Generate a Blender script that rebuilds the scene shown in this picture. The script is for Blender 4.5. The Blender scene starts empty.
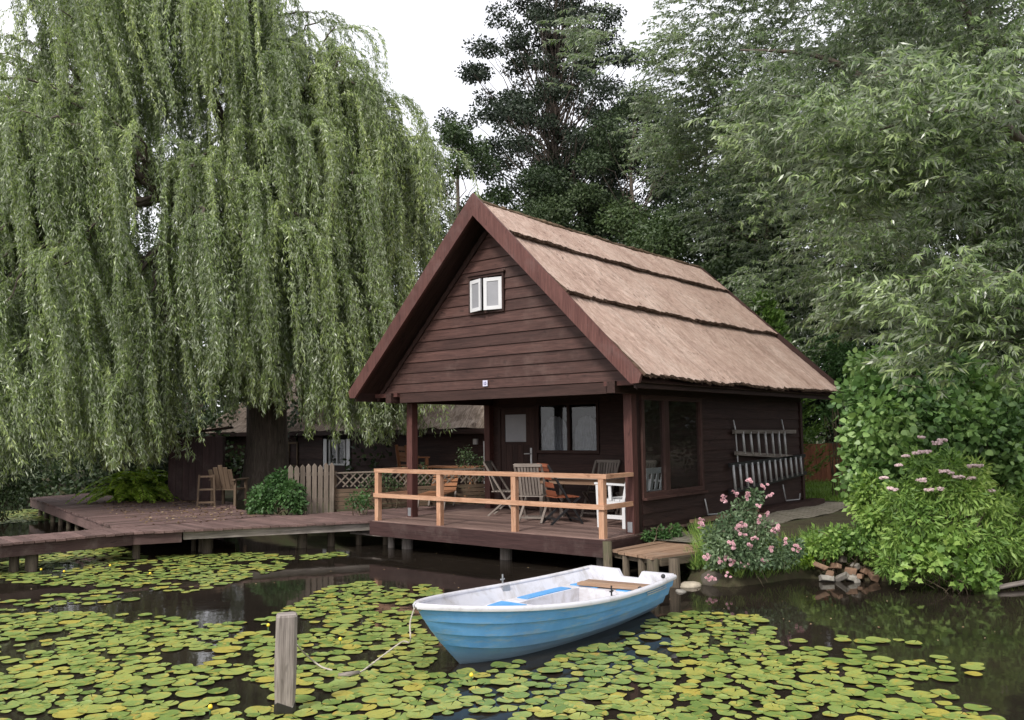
import bpy, math, random
import numpy as np
from mathutils import Vector, Matrix
random.seed(7)
RG = np.random.default_rng(11)
SC = bpy.context.scene
COL = SC.collection
WATER = -0.5

# ------------------------------------------------------------------ camera / survey
F_PX = 861.15
CAM = np.array([9.1535, -10.2631, 1.5066])
YAW, PITCH, ROLL = -0.6853, 0.0839, -0.0126
_f = np.array([math.sin(YAW) * math.cos(PITCH), math.cos(YAW) * math.cos(PITCH), math.sin(PITCH)])
_r = np.cross(_f, [0, 0, 1]); _r /= np.linalg.norm(_r)
_u = np.cross(_r, _f)
RIGHT = math.cos(ROLL) * _r + math.sin(ROLL) * _u
UP = -math.sin(ROLL) * _r + math.cos(ROLL) * _u
FWD = _f
RH = np.array([RIGHT[0], RIGHT[1], 0.0]); RH /= np.linalg.norm(RH)
TH = np.array([-FWD[0], -FWD[1], 0.0]); TH /= np.linalg.norm(TH)      # horizontal, from the scene towards the viewer

def ray(x, y):
    return FWD + RIGHT * (x - 512) / F_PX - UP * (y - 360) / F_PX
def far(x, y, d):                      # point at depth d metres
    return CAM + ray(x, y) * d
def onz(x, y, z):                      # point on a level plane
    v = ray(x, y); return CAM + v * ((z - CAM[2]) / v[2])

cam_d = bpy.data.cameras.new('camera'); cam = bpy.data.objects.new('camera', cam_d); COL.objects.link(cam)
cam_d.sensor_width = 36; cam_d.lens = F_PX * 36 / 1024; cam_d.clip_start = 0.05; cam_d.clip_end = 3000
M = Matrix.Identity(4)
for i in range(3):
    M[i][0] = RIGHT[i]; M[i][1] = UP[i]; M[i][2] = -FWD[i]; M[i][3] = CAM[i]
cam.matrix_world = M
SC.camera = cam

# ------------------------------------------------------------------ node helpers
class NT:
    def __init__(s, name):
        s.m = bpy.data.materials.new(name); s.m.use_nodes = True
        s.t = s.m.node_tree; s.n = s.t.nodes; s.n.clear()
        s.out = s.n.new('ShaderNodeOutputMaterial')
    def add(s, typ, **kw):
        nd = s.n.new(typ)
        for k, v in kw.items():
            if k.startswith('i_'):
                key = k[2:].replace('_', ' ')
                key = int(key) if key.isdigit() else key
                nd.inputs[key].default_value = v
            else: setattr(nd, k, v)
        return nd
    def ln(s, a, b): s.t.links.new(a, b)
    def noise(s, vec, scale, detail=4, rough=0.55, dist=0.0):
        nd = s.add('ShaderNodeTexNoise', i_Scale=scale, i_Detail=detail, i_Roughness=rough, i_Distortion=dist)
        if vec is not None: s.ln(vec, nd.inputs['Vector'])
        return nd.outputs['Fac']
    def ramp(s, fac, stops, interp='LINEAR'):
        nd = s.add('ShaderNodeValToRGB'); cr = nd.color_ramp; cr.interpolation = interp
        while len(cr.elements) < len(stops): cr.elements.new(0.5)
        for e, (p, c) in zip(cr.elements, stops):
            e.position = p; e.color = (c, c, c, 1) if isinstance(c, (int, float)) else (*c, 1)
        s.ln(fac, nd.inputs['Fac']); return nd.outputs['Color']
    def mix(s, fac, a, b, mode='MIX'):
        nd = s.add('ShaderNodeMix', data_type='RGBA', blend_type=mode)
        for sock, v in ((nd.inputs[0], fac), (nd.inputs[6], a), (nd.inputs[7], b)):
            if isinstance(v, (int, float)): sock.default_value = v
            elif isinstance(v, tuple): sock.default_value = (*v, 1)
            else: s.ln(v, sock)
        return nd.outputs[2]
    def math(s, op, a, b=0.0):
        nd = s.add('ShaderNodeMath', operation=op)
        for sock, v in ((nd.inputs[0], a), (nd.inputs[1], b)):
            if isinstance(v, (int, float)): sock.default_value = v
            else: s.ln(v, sock)
        return nd.outputs[0]
    def attr(s, name): return s.add('ShaderNodeAttribute', attribute_name=name)
    def scaled(s, vec, sc):
        nd = s.add('ShaderNodeMapping'); nd.inputs['Scale'].default_value = sc
        s.ln(vec, nd.inputs['Vector']); return nd.outputs[0]
    def obj(s): return s.add('ShaderNodeTexCoord').outputs['Object']
    def bump(s, h, strength=0.3, dist=0.01):
        nd = s.add('ShaderNodeBump', i_Strength=strength, i_Distance=dist); s.ln(h, nd.inputs['Height']); return nd.outputs[0]
    def principled(s, col, rough=0.7, normal=None, spec=0.4, metal=0.0):
        p = s.add('ShaderNodeBsdfPrincipled')
        for key, v in (('Base Color', col), ('Roughness', rough)):
            if isinstance(v, tuple): p.inputs[key].default_value = (*v, 1)
            elif isinstance(v, (int, float)): p.inputs[key].default_value = v
            else: s.ln(v, p.inputs[key])
        p.inputs['Specular IOR Level'].default_value = spec; p.inputs['Metallic'].default_value = metal
        if normal is not None: s.ln(normal, p.inputs['Normal'])
        return p
    def done(s, shader): s.ln(shader, s.out.inputs['Surface']); return s.m

def mat_wood(name, dark, light, rough=0.7, wear=None, wear_amt=0.35, tintvar=0.45, bump=0.5, fine=1.0):
    t = NT(name)
    g = t.attr('gco').outputs['Vector']
    n1 = t.noise(t.scaled(g, (1.2, 26 * fine, 26 * fine)), 1.0, 5, 0.65, 0.6)
    n2 = t.noise(t.scaled(g, (1.0, 5, 5)), 1.3, 4, 0.6)
    n3 = t.noise(t.scaled(g, (4, 120 * fine, 120 * fine)), 1.0, 3, 0.6)
    f = t.math('ADD', t.math('MULTIPLY', n1, 0.6), t.math('MULTIPLY', n2, 0.4))
    c = t.ramp(f, [(0.32, dark), (0.68, light)])
    c = t.mix(t.ramp(n3, [(0.35, 0.55), (0.6, 0.0)]), c, tuple(x * 0.55 for x in dark))
    kn = t.noise(t.scaled(g, (5, 13, 13)), 1.0, 2, 0.5, 0.4)
    c = t.mix(t.ramp(kn, [(0.66, 0.0), (0.73, 0.65)]), c, tuple(x * .5 for x in dark))
    tv = t.attr('tint').outputs['Fac']
    v = t.math('ADD', t.math('MULTIPLY', tv, tintvar), 1 - tintvar * 0.5)
    hsv = t.add('ShaderNodeHueSaturation'); t.ln(v, hsv.inputs['Value']); t.ln(c, hsv.inputs['Color']); c = hsv.outputs[0]
    if wear:
        w = t.noise(t.scaled(t.obj(), (1, 1, 1)), 2.3, 6, 0.7)
        c = t.mix(t.ramp(w, [(0.52, 0.0), (0.72, wear_amt)]), c, wear)
    p = t.principled(c, rough, t.bump(t.math('ADD', n1, t.math('MULTIPLY', n3, 0.5)), bump, 0.006), 0.25)
    return t.done(p.outputs[0])

def mat_plain(name, col, rough=0.6, var=0.15, scale=6, spec=0.4, metal=0.0, bump=0.1, dirt=None, dirt_amt=0.5):
    t = NT(name); o = t.obj()
    n = t.noise(o, scale, 5, 0.65)
    c = t.ramp(n, [(0.3, tuple(x * (1 - var) for x in col)), (0.7, tuple(min(1, x * (1 + var)) for x in col))])
    if dirt:
        d = t.noise(o, scale * 0.6, 7, 0.75, 0.5)
        c = t.mix(t.ramp(d, [(0.5, 0.0), (0.7, dirt_amt)]), c, dirt)
    p = t.principled(c, rough, t.bump(n, bump, 0.01), spec, metal)
    return t.done(p.outputs[0])

def mat_leaf(name, stops, trans=0.3, rough=0.5, under=None, spec=0.35, big=0.6):
    t = NT(name)
    tv = t.attr('tint').outputs['Fac']
    n = t.noise(t.obj(), big, 3, 0.6)
    f = t.math('ADD', t.math('MULTIPLY', tv, 0.65), t.math('MULTIPLY', n, 0.35))
    c = t.ramp(f, stops)
    if under:
        bf = t.add('ShaderNodeNewGeometry').outputs['Backfacing']
        c = t.mix(t.math('MULTIPLY', bf, 0.8), c, under)
    p = t.principled(c, rough, None, spec)
    tr = t.add('ShaderNodeBsdfTranslucent')
    hs = t.add('ShaderNodeHueSaturation', i_Saturation=1.15, i_Value=1.1); t.ln(c, hs.inputs['Color']); t.ln(hs.outputs[0], tr.inputs['Color'])
    mx = t.add('ShaderNodeMixShader'); mx.inputs[0].default_value = trans
    t.ln(p.outputs[0], mx.inputs[1]); t.ln(tr.outputs[0], mx.inputs[2])
    return t.done(mx.outputs[0])

# ------------------------------------------------------------------ mesh helpers
class MB:
    """collects boxes, beams, tubes and sheets; build() links them as one mesh object"""
    def __init__(s): s.v = []; s.f = []; s.t = []; s.g = []; s.n = 0
    def put(s, V, Fs, tint=None, G=None):
        V = np.asarray(V, float).reshape(-1, 3)
        if G is None: G = V
        tint = random.random() if tint is None else tint
        s.v.append(V); s.g.append(np.asarray(G, float))
        for f in Fs: s.f.append([i + s.n for i in f]); s.t.append(tint)
        s.n += len(V)
    def beam(s, p0, p1, w, h, up=(0, 0, 1), taper=1.0, tint=None):
        p0 = np.asarray(p0, float); p1 = np.asarray(p1, float)
        d = p1 - p0; L = np.linalg.norm(d); d = d / L
        up = np.asarray(up, float)
        if abs(d @ up) > 0.98: up = np.array([0.0, 1, 0]) if abs(d[1]) < 0.9 else np.array([1.0, 0, 0])
        sd = np.cross(d, up); sd /= np.linalg.norm(sd); uu = np.cross(sd, d)
        V = []; G = []; o = np.array([random.random() * 50, random.random() * 50, random.random() * 50])
        for e, p in ((0, p0), (1, p1)):
            k = 1.0 if e == 0 else taper
            for a, b in ((-1, -1), (1, -1), (1, 1), (-1, 1)):
                V.append(p + sd * a * w * k / 2 + uu * b * h * k / 2); G.append(o + np.array([e * L, a * w / 2, b * h / 2]))
        s.put(V, [(0, 3, 2, 1), (4, 5, 6, 7), (0, 1, 5, 4), (1, 2, 6, 5), (2, 3, 7, 6), (3, 0, 4, 7)], tint, G)
    def box(s, lo, hi, tint=None):
        lo = np.asarray(lo, float); hi = np.asarray(hi, float); d = hi - lo; ax = int(np.argmax(d)); c = (lo + hi) / 2
        p0 = c.copy(); p1 = c.copy(); p0[ax] = lo[ax]; p1[ax] = hi[ax]
        if ax == 0: s.beam(p0, p1, d[1], d[2], (0, 0, 1), 1, tint)
        elif ax == 1: s.beam(p0, p1, d[0], d[2], (0, 0, 1), 1, tint)
        else: s.beam(p0, p1, d[0], d[1], (0, 1, 0), 1, tint)
    def prism(s, poly, axis, a, b, tint=None, seed=None):
        """polygon (list of 2-D points in the other two axes) extruded along axis from a to b"""
        k = len(poly); V = []
        for q in (a, b):
            for (p, r) in poly:
                V.append({0: (q, p, r), 1: (p, q, r), 2: (p, r, q)}[axis])
        Fs = [tuple(range(k))[::-1], tuple(range(k, 2 * k))] + [(i, (i + 1) % k, k + (i + 1) % k, k + i) for i in range(k)]
        V = np.array(V); o = np.array([random.random() * 50 for _ in range(3)])
        ext = V.max(0) - V.min(0); order = np.argsort(-ext)
        s.put(V, Fs, tint, V[:, order] + o)
    def tube(s, pts, rad, n=8, cap=True, tint=None, noise=0.0):
        pts = np.asarray(pts, float); m = len(pts)
        rad = np.full(m, rad, float) if np.isscalar(rad) else np.asarray(rad, float)
        T = np.gradient(pts, axis=0); T /= np.linalg.norm(T, axis=1)[:, None] + 1e-12
        ref = np.array([0.0, 0, 1]) if abs(T[0][2]) < 0.9 else np.array([1.0, 0, 0])
        V = []; G = []; L = 0.0; o = random.random() * 50
        for i in range(m):
            if i: L += np.linalg.norm(pts[i] - pts[i - 1])
            a = np.cross(ref, T[i]); la = np.linalg.norm(a)
            if la < 1e-6: a = np.cross([0, 1, 0], T[i]); la = np.linalg.norm(a)
            a /= la; b = np.cross(T[i], a); ref = np.cross(a, b) * 0 + np.cross(b, T[i]) * 0 + ref
            for k in range(n):
                an = 2 * math.pi * k / n; r = rad[i] * (1 + noise * (random.random() - 0.5) * 2)
                V.append(pts[i] + a * math.cos(an) * r + b * math.sin(an) * r)
                G.append((L + o, math.cos(an) * rad[i], math.sin(an) * rad[i]))
        Fs = [(i * n + k, i * n + (k + 1) % n, (i + 1) * n + (k + 1) % n, (i + 1) * n + k) for i in range(m - 1) for k in range(n)]
        if cap: Fs += [tuple(range(n))[::-1], tuple(range((m - 1) * n, m * n))]
        s.put(V, Fs, tint, G)
    def grid(s, P, G=None, tint=None, flip=False):
        P = np.asarray(P, float); a, b = P.shape[:2]
        Fs = [(i * b + j, i * b + j + 1, (i + 1) * b + j + 1, (i + 1) * b + j) for i in range(a - 1) for j in range(b - 1)]
        if flip: Fs = [f[::-1] for f in Fs]
        s.put(P.reshape(-1, 3), Fs, tint, None if G is None else np.asarray(G).reshape(-1, 3))
    def ball(s, c, r, n=8, m=6, tint=None, jit=0.0, sq=(1, 1, 1)):
        P = np.zeros((m + 1, n + 1, 3)); J = 1 + jit * (RG.random((m + 1, n + 1)) - 0.5) * 2; J[:, n] = J[:, 0]; J[0, :] = J[0, 0]; J[m, :] = J[m, 0]
        for i in range(m + 1):
            th = math.pi * i / m
            for j in range(n + 1):
                ph = 2 * math.pi * j / n
                P[i, j] = np.asarray(c) + r * J[i, j] * np.array([math.sin(th) * math.cos(ph) * sq[0], math.sin(th) * math.sin(ph) * sq[1], math.cos(th) * sq[2]])
        s.grid(P, tint=tint, flip=False)
    def build(s, name, mat, parent=None, smooth=False, world=True):
        V = np.concatenate(s.v); G = np.concatenate(s.g)
        if parent is not None and world:
            V = V - rootloc(parent)
        me = bpy.data.meshes.new(name)
        me.from_pydata(V.tolist(), [], s.f)
        a = me.attributes.new('tint', 'FLOAT', 'FACE'); a.data.foreach_set('value', np.array(s.t, np.float32))
        a = me.attributes.new('gco', 'FLOAT_VECTOR', 'POINT'); a.data.foreach_set('vector', G.astype(np.float32).ravel())
        if smooth: me.polygons.foreach_set('use_smooth', np.ones(len(s.f), bool))
        me.materials.append(mat); me.update()
        o = bpy.data.objects.new(name, me); COL.objects.link(o)
        if parent is not None: o.parent = parent
        return o

def rootloc(o):
    L = np.zeros(3)
    while o is not None:
        L += np.array(o.location); o = o.parent
    return L

LEAF_SHAPES = {
    'lance': [(0, 0), (.35, .5), (1, 0), (.35, -.5)],
    'diamond': [(0, 0), (.48, .5), (1, 0), (.48, -.5)],
    'round': [(0, 0), (.06, .30), (.30, .5), (.62, .40), (1, 0), (.62, -.40), (.30, -.5), (.06, -.30)],
    'lobed': [(0, 0), (.05, .42), (.32, .3), (.5, .5), (.66, .22), (1, 0), (.66, -.22), (.5, -.5), (.32, -.3), (.05, -.42)],
}
def unit(a): return a / (np.linalg.norm(a, axis=-1, keepdims=True) + 1e-9)
def rand_dirs(n):
    v = RG.normal(size=(n, 3)); return unit(v)

def leaves(name, P, D, L, W, mat, parent=None, shape='diamond', tint=None, up=0.6, world=True, cup=0.0):
    """one mesh of many small separate leaf faces: base points P, directions D, lengths L, widths W"""
    P = np.asarray(P, float); N = len(P); D = unit(np.asarray(D, float))
    nrm = rand_dirs(N); nrm[:, 2] = nrm[:, 2] * (1 - up) + up * 1.2
    S = unit(np.cross(D, nrm)); Nn = np.cross(S, D)
    L = np.broadcast_to(np.asarray(L, float), (N,)); W = np.broadcast_to(np.asarray(W, float), (N,))
    sh = np.array(LEAF_SHAPES[shape]); k = len(sh)
    V = P[:, None, :] + D[:, None, :] * (L[:, None] * sh[None, :, 0])[..., None] + S[:, None, :] * (W[:, None] * sh[None, :, 1])[..., None]
    V = V - Nn[:, None, :] * (L[:, None] * (0.22 * sh[None, :, 0] ** 2 + cup * np.abs(sh[None, :, 1])))[..., None]
    V = V.reshape(-1, 3)
    if parent is not None and world: V = V - rootloc(parent)
    me = bpy.data.meshes.new(name)
    me.vertices.add(N * k); me.loops.add(N * k); me.polygons.add(N)
    me.vertices.foreach_set('co', V.astype(np.float32).ravel())
    me.loops.foreach_set('vertex_index', np.arange(N * k, dtype=np.int32))
    me.polygons.foreach_set('loop_start', np.arange(0, N * k, k, dtype=np.int32))
    me.polygons.foreach_set('loop_total', np.full(N, k, np.int32))
    tint = RG.random(N) if tint is None else np.clip(tint, 0, 1)
    a = me.attributes.new('tint', 'FLOAT', 'FACE'); a.data.foreach_set('value', np.asarray(tint, np.float32))
    me.materials.append(mat); me.update(calc_edges=True); me.validate()
    o = bpy.data.objects.new(name, me); COL.objects.link(o)
    if parent is not None: o.parent = parent
    return o

def tag(o, label=None, cat=None, group=None, kind=None):
    if label: o['label'] = label
    if cat: o['category'] = cat
    if group: o['group'] = group
    if kind: o['kind'] = kind
    return o
def thing(name, label, cat, loc=(0, 0, 0), rz=0.0, group=None):
    o = bpy.data.objects.new(name, None); COL.objects.link(o); o.location = tuple(float(c) for c in loc); o.rotation_euler = (0, 0, rz)
    o.empty_display_size = 0.2
    return tag(o, label, cat, group)
def copy_tree(o, parent=None):
    c = o.copy(); COL.objects.link(c)
    if parent is not None: c.parent = parent
    for ch in [x for x in COL.objects if x.parent == o]: copy_tree(ch, c)
    return c

# ------------------------------------------------------------------ materials
M_ = {}
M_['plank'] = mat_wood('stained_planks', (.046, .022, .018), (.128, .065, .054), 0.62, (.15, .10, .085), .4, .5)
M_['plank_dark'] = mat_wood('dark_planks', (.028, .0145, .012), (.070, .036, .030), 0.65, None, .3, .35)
M_['barge'] = mat_wood('barge_paint', (.080, .032, .027), (.165, .074, .062), 0.55, (.17, .11, .10), .45, .25)
M_['post'] = mat_wood('post_paint', (.070, .028, .024), (.140, .062, .052), 0.6, None, .3, .2)
M_['fascia'] = mat_wood('fascia_paint', (.038, .019, .018), (.080, .042, .039), 0.55, (.12, .09, .08), .5, .3)
M_['deck'] = mat_wood('deck_boards', (.145, .090, .076), (.300, .205, .175), 0.7, (.10, .06, .055), .5, .4)
M_['pine'] = mat_wood('new_pine', (.440, .225, .128), (.670, .420, .285), 0.6, (.30, .15, .09), .7, .25, .25)
M_['jetty'] = mat_wood('jetty_boards', (.110, .066, .060), (.220, .145, .130), 0.75, (.055, .040, .034), .75, .55)
M_['jetty_side'] = mat_wood('jetty_side', (.044, .024, .022), (.100, .060, .055), 0.7, (.20, .16, .14), .4, .4)
M_['oldwood'] = mat_wood('weathered_wood', (.120, .098, .085), (.420, .370, .335), 0.85, (.10, .10, .07), .5, .35, .9)
M_['pile'] = mat_wood('pile_wood', (.060, .048, .036), (.170, .135, .095), 0.85, (.06, .07, .03), .6, .4, .9)
M_['gang'] = mat_wood('gangway_boards', (.240, .145, .090), (.400, .270, .190), 0.75, (.28, .22, .18), .6, .4)
M_['teak'] = mat_wood('grey_teak', (.170, .140, .120), (.330, .285, .250), 0.8, None, .3, .35)
M_['redwood'] = mat_wood('red_slats', (.200, .060, .030), (.360, .125, .068), 0.5, None, .3, .25)
M_['fence'] = mat_wood('fence_boards', (.170, .135, .105), (.320, .265, .215), 0.85, (.10, .10, .07), .5, .5)
M_['fence_brown'] = mat_wood('brown_fence', (.110, .075, .050), (.220, .155, .105), 0.85, (.08, .08, .05), .5, .5)
M_['orange_wood'] = mat_wood('orange_garden_wood', (.220, .090, .040), (.380, .180, .090), 0.7, None, .3, .3)
M_['redfence'] = mat_wood('red_fence_paint', (.230, .085, .050), (.380, .160, .095), 0.7, None, .3, .4)
M_['bark'] = mat_wood('bark', (.075, .060, .050), (.210, .170, .140), 0.95, (.07, .075, .05), .5, .2, 1.0, 0.5)
M_['twig'] = mat_wood('twig_bark', (.090, .070, .045), (.180, .145, .095), 0.9, None, .3, .3)
M_['white'] = mat_plain('white_paint', (.66, .66, .67), 0.45, .05, 5, dirt=(.55, .53, .5), dirt_amt=.3)
M_['hull_white'] = mat_plain('white_gelcoat', (.64, .635, .68), 0.34, .05, 4, .5, dirt=(.33, .30, .27), dirt_amt=.75)
M_['pad_blue'] = mat_plain('blue_seat', (.075, .29, .60), 0.5, .12, 8, dirt=(.3, .42, .55), dirt_amt=.5)
M_['metal'] = mat_plain('galvanised_metal', (.42, .43, .44), 0.38, .15, 20, .5, 0.85)
M_['alu'] = mat_plain('dull_aluminium', (.62, .62, .63), 0.5, .1, 20, .5, 0.3)
M_['black_metal'] = mat_plain('black_metal', (.02, .02, .022), 0.45, .2, 10)
M_['dark_in'] = mat_plain('unlit_interior_black', (.015, .011, .010), 0.9, .2, 3)  # near-black colour painting the darkness of unlit rooms
M_['rope'] = mat_plain('rope', (.42, .38, .32), 0.9, .25, 60, .2, 0, .6)
M_['reflection_lace'] = mat_plain('reflection_curtain_cloth', (.40, .40, .45), 0.9, .2, 14)  # pale tone painting the sky mirrored in the porch window
M_['frost'] = mat_plain('frosted_pane', (.30, .30, .32), 0.35, .1, 3)
M_['stone'] = mat_plain('stone', (.26, .24, .21), 0.9, .35, 7, .3, 0, .8, (.08, .09, .05), .6)
M_['stone_pale'] = mat_plain('pale_stone', (.40, .35, .27), 0.85, .35, 6, .3, 0, .8, (.12, .10, .07), .6)
M_['stone_dark'] = mat_plain('dark_stone', (.11, .095, .075), 0.9, .35, 7, .3, 0, .8, (.05, .06, .03), .6)
M_['brick'] = mat_plain('red_brick', (.36, .13, .06), 0.9, .3, 9, .3, 0, .7, (.20, .15, .10), .6)
M_['brick_brown'] = mat_plain('brown_brick', (.24, .15, .10), 0.9, .3, 9, .3, 0, .7, (.10, .08, .06), .6)
M_['pink'] = mat_plain('pink_petals', (.66, .41, .44), 0.7, .3, 30)
M_['pink_dusty'] = mat_plain('dusty_pink_florets', (.60, .45, .45), 0.8, .3, 30)
M_['yellow'] = mat_plain('yellow_petals', (.80, .60, .05), 0.5, .15, 30)
M_['floret_white'] = mat_plain('white_petals', (.7, .7, .62), 0.6, .1, 30)
M_['plate'] = mat_plain('enamel_plate', (.62, .60, .74), 0.3, .05, 20)
M_['plate_mark'] = mat_plain('enamel_blue', (.10, .09, .22), 0.3, .1, 20)

# leaves
M_['willow'] = mat_leaf('weeping_willow_leaf', [(0.08, (.056, .086, .026)), (0.34, (.182, .258, .080)), (0.64, (.355, .460, .155)), (0.92, (.540, .620, .250))], .34, .33, (.33, .37, .26), .6)
M_['willow2'] = mat_leaf('white_willow_leaf', [(0.10, (.032, .058, .020)), (0.38, (.125, .195, .066)), (0.70, (.275, .370, .145)), (0.95, (.46, .55, .26))], .32, .30, (.33, .37, .28), .6)
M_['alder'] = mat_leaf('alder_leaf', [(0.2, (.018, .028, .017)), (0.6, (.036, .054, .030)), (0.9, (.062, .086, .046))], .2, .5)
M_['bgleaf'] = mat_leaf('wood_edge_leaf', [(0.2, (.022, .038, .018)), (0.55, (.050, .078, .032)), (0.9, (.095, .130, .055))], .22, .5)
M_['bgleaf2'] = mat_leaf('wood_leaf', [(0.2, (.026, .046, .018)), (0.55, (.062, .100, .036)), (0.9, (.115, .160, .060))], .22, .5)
M_['hazel'] = mat_leaf('hazel_leaf', [(0.15, (.042, .090, .030)), (0.42, (.135, .245, .075)), (0.72, (.285, .430, .140)), (0.97, (.36, .47, .17))], .3, .42, None, .45, 1.2)
M_['hemp'] = mat_leaf('waterside_leaf', [(0.12, (.050, .105, .026)), (0.38, (.165, .285, .066)), (0.70, (.330, .470, .120)), (0.98, (.40, .46, .13))], .3, .5)
M_['rose'] = mat_leaf('rose_leaf', [(0.15, (.060, .105, .055)), (0.5, (.125, .190, .095)), (0.85, (.210, .280, .150)), (0.98, (.26, .30, .15))], .25, .4)
M_['fern'] = mat_leaf('fern_leaf', [(0.15, (.100, .190, .025)), (0.45, (.280, .430, .060)), (0.85, (.48, .62, .11))], .35, .5)
M_['bush'] = mat_leaf('bush_leaf', [(0.15, (.032, .075, .024)), (0.5, (.070, .145, .045)), (0.9, (.13, .23, .075))], .28, .45)
M_['thuja'] = mat_leaf('conifer_spray', [(0.15, (.060, .120, .025)), (0.5, (.120, .220, .045)), (0.9, (.20, .32, .07))], .25, .5)
M_['grass'] = mat_leaf('grass_blade', [(0.15, (.110, .190, .030)), (0.5, (.200, .320, .060)), (0.9, (.30, .42, .10))], .3, .5)
M_['litter'] = mat_leaf('dead_leaf', [(0.15, (.10, .06, .03)), (0.5, (.20, .13, .07)), (0.9, (.38, .30, .18))], .1, .8)

def mat_thatch(name, c0, c1, c2, speck=1.0):
    t = NT(name); g = t.attr('gco').outputs['Vector']
    reed = t.noise(t.scaled(g, (3.0, 75, 1)), 1.0, 5, 0.65, 0.8)
    reed2 = t.noise(t.scaled(g, (9, 190, 1)), 1.0, 3, 0.6)
    patch = t.noise(t.scaled(g, (0.9, 1.1, 1)), 1.0, 6, 0.7, 0.4)
    mid = t.noise(t.scaled(g, (5, 11, 1)), 1.0, 5, 0.7, 0.5)
    f = t.math('ADD', t.math('ADD', t.math('MULTIPLY', reed, .40), t.math('MULTIPLY', patch, .35)), t.math('MULTIPLY', mid, .25))
    c = t.ramp(f, [(0.36, c0), (0.50, c1), (0.64, c2)])
    c = t.mix(t.ramp(reed2, [(0.34, 0.8), (0.50, 0.0)]), c, tuple(x * .5 for x in c0))
    sp = t.noise(t.scaled(g, (7, 22, 1)), 1.0, 3, 0.6, 0.3)
    wide = t.noise(t.scaled(g, (0.5, 0.55, 1)), 1.0, 2, 0.5)
    spk = t.math('MULTIPLY', t.ramp(sp, [(0.59, 0.0), (0.66, 1.0)]), t.ramp(wide, [(0.40, 0.10), (0.62, 0.9)]))
    c = t.mix(t.math('MULTIPLY', spk, speck), c, (.055, .035, .030))
    stain = t.noise(t.scaled(g, (0.45, 5.5, 1)), 1.0, 5, 0.65, 0.4)
    c = t.mix(t.ramp(stain, [(0.52, 0.0), (0.68, 0.45)]), c, tuple(x * .62 for x in c0))
    h = t.math('ADD', t.math('MULTIPLY', reed, 0.6), t.math('ADD', t.math('MULTIPLY', reed2, 0.5), t.math('MULTIPLY', mid, 0.7)))
    p = t.principled(c, 0.9, t.bump(h, 1.0, 0.018), 0.15)
    return t.done(p.outputs[0])
M_['thatch'] = mat_thatch('reed_thatch', (.320, .205, .160), (.560, .405, .330), (.760, .620, .530))
M_['thatch_edge'] = mat_thatch('thatch_edge_shade', (.05, .032, .024), (.11, .075, .055), (.18, .125, .09), .3)  # cut edge coloured dark, painting in the shadow line under each course
M_['thatch_old'] = mat_thatch('old_thatch', (.10, .075, .058), (.27, .21, .165), (.52, .44, .38))
M_['ridge'] = mat_thatch('ridge_turf', (.08, .055, .035), (.17, .12, .08), (.28, .20, .13), .6)

def mat_glass(name, tint=(.02, .02, .02)):
    t = NT(name)
    gl = t.add('ShaderNodeBsdfGlossy', i_Roughness=0.02)
    tr = t.add('ShaderNodeBsdfTransparent'); tr.inputs[0].default_value = (.80, .82, .82, 1)
    lw = t.add('ShaderNodeLayerWeight'); lw.inputs['Blend'].default_value = .5
    fr = t.math('ADD', t.math('MULTIPLY', t.math('POWER', lw.outputs['Facing'], 5.0), .8), .04)
    n = t.noise(t.obj(), 1.5, 2); t.ln(t.bump(n, .03, .05), gl.inputs['Normal'])
    mx = t.add('ShaderNodeMixShader'); t.ln(fr, mx.inputs[0]); t.ln(tr.outputs[0], mx.inputs[1]); t.ln(gl.outputs[0], mx.inputs[2])
    return t.done(mx.outputs[0])
M_['glass'] = mat_glass('window_glass')

def mat_hull():
    t = NT('blue_hull_paint'); o = t.obj()
    z = t.add('ShaderNodeSeparateXYZ'); t.ln(o, z.inputs[0])
    n = t.noise(o, 2.2, 6, 0.7, 0.3); n2 = t.noise(t.scaled(o, (1.2, 1.2, 7)), 3.0, 5, 0.7)
    c = t.ramp(n, [(0.3, (.100, .300, .630)), (0.55, (.145, .380, .740)), (0.75, (.240, .460, .760))])
    zz = t.math('ADD', z.outputs[2], t.math('MULTIPLY', n2, 0.16))      # scum line of the waterline, fixed to the hull
    c = t.mix(t.ramp(zz, [(0.10, 0.85), (0.27, 0.0)]), c, (.24, .32, .34))
    c = t.mix(t.ramp(n2, [(0.50, 0.0), (0.70, 0.7)]), c, (.34, .42, .46))
    p = t.principled(c, 0.42, t.bump(n2, .08, .01), 0.45)
    return t.done(p.outputs[0])
M_['hull_blue'] = mat_hull()

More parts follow.
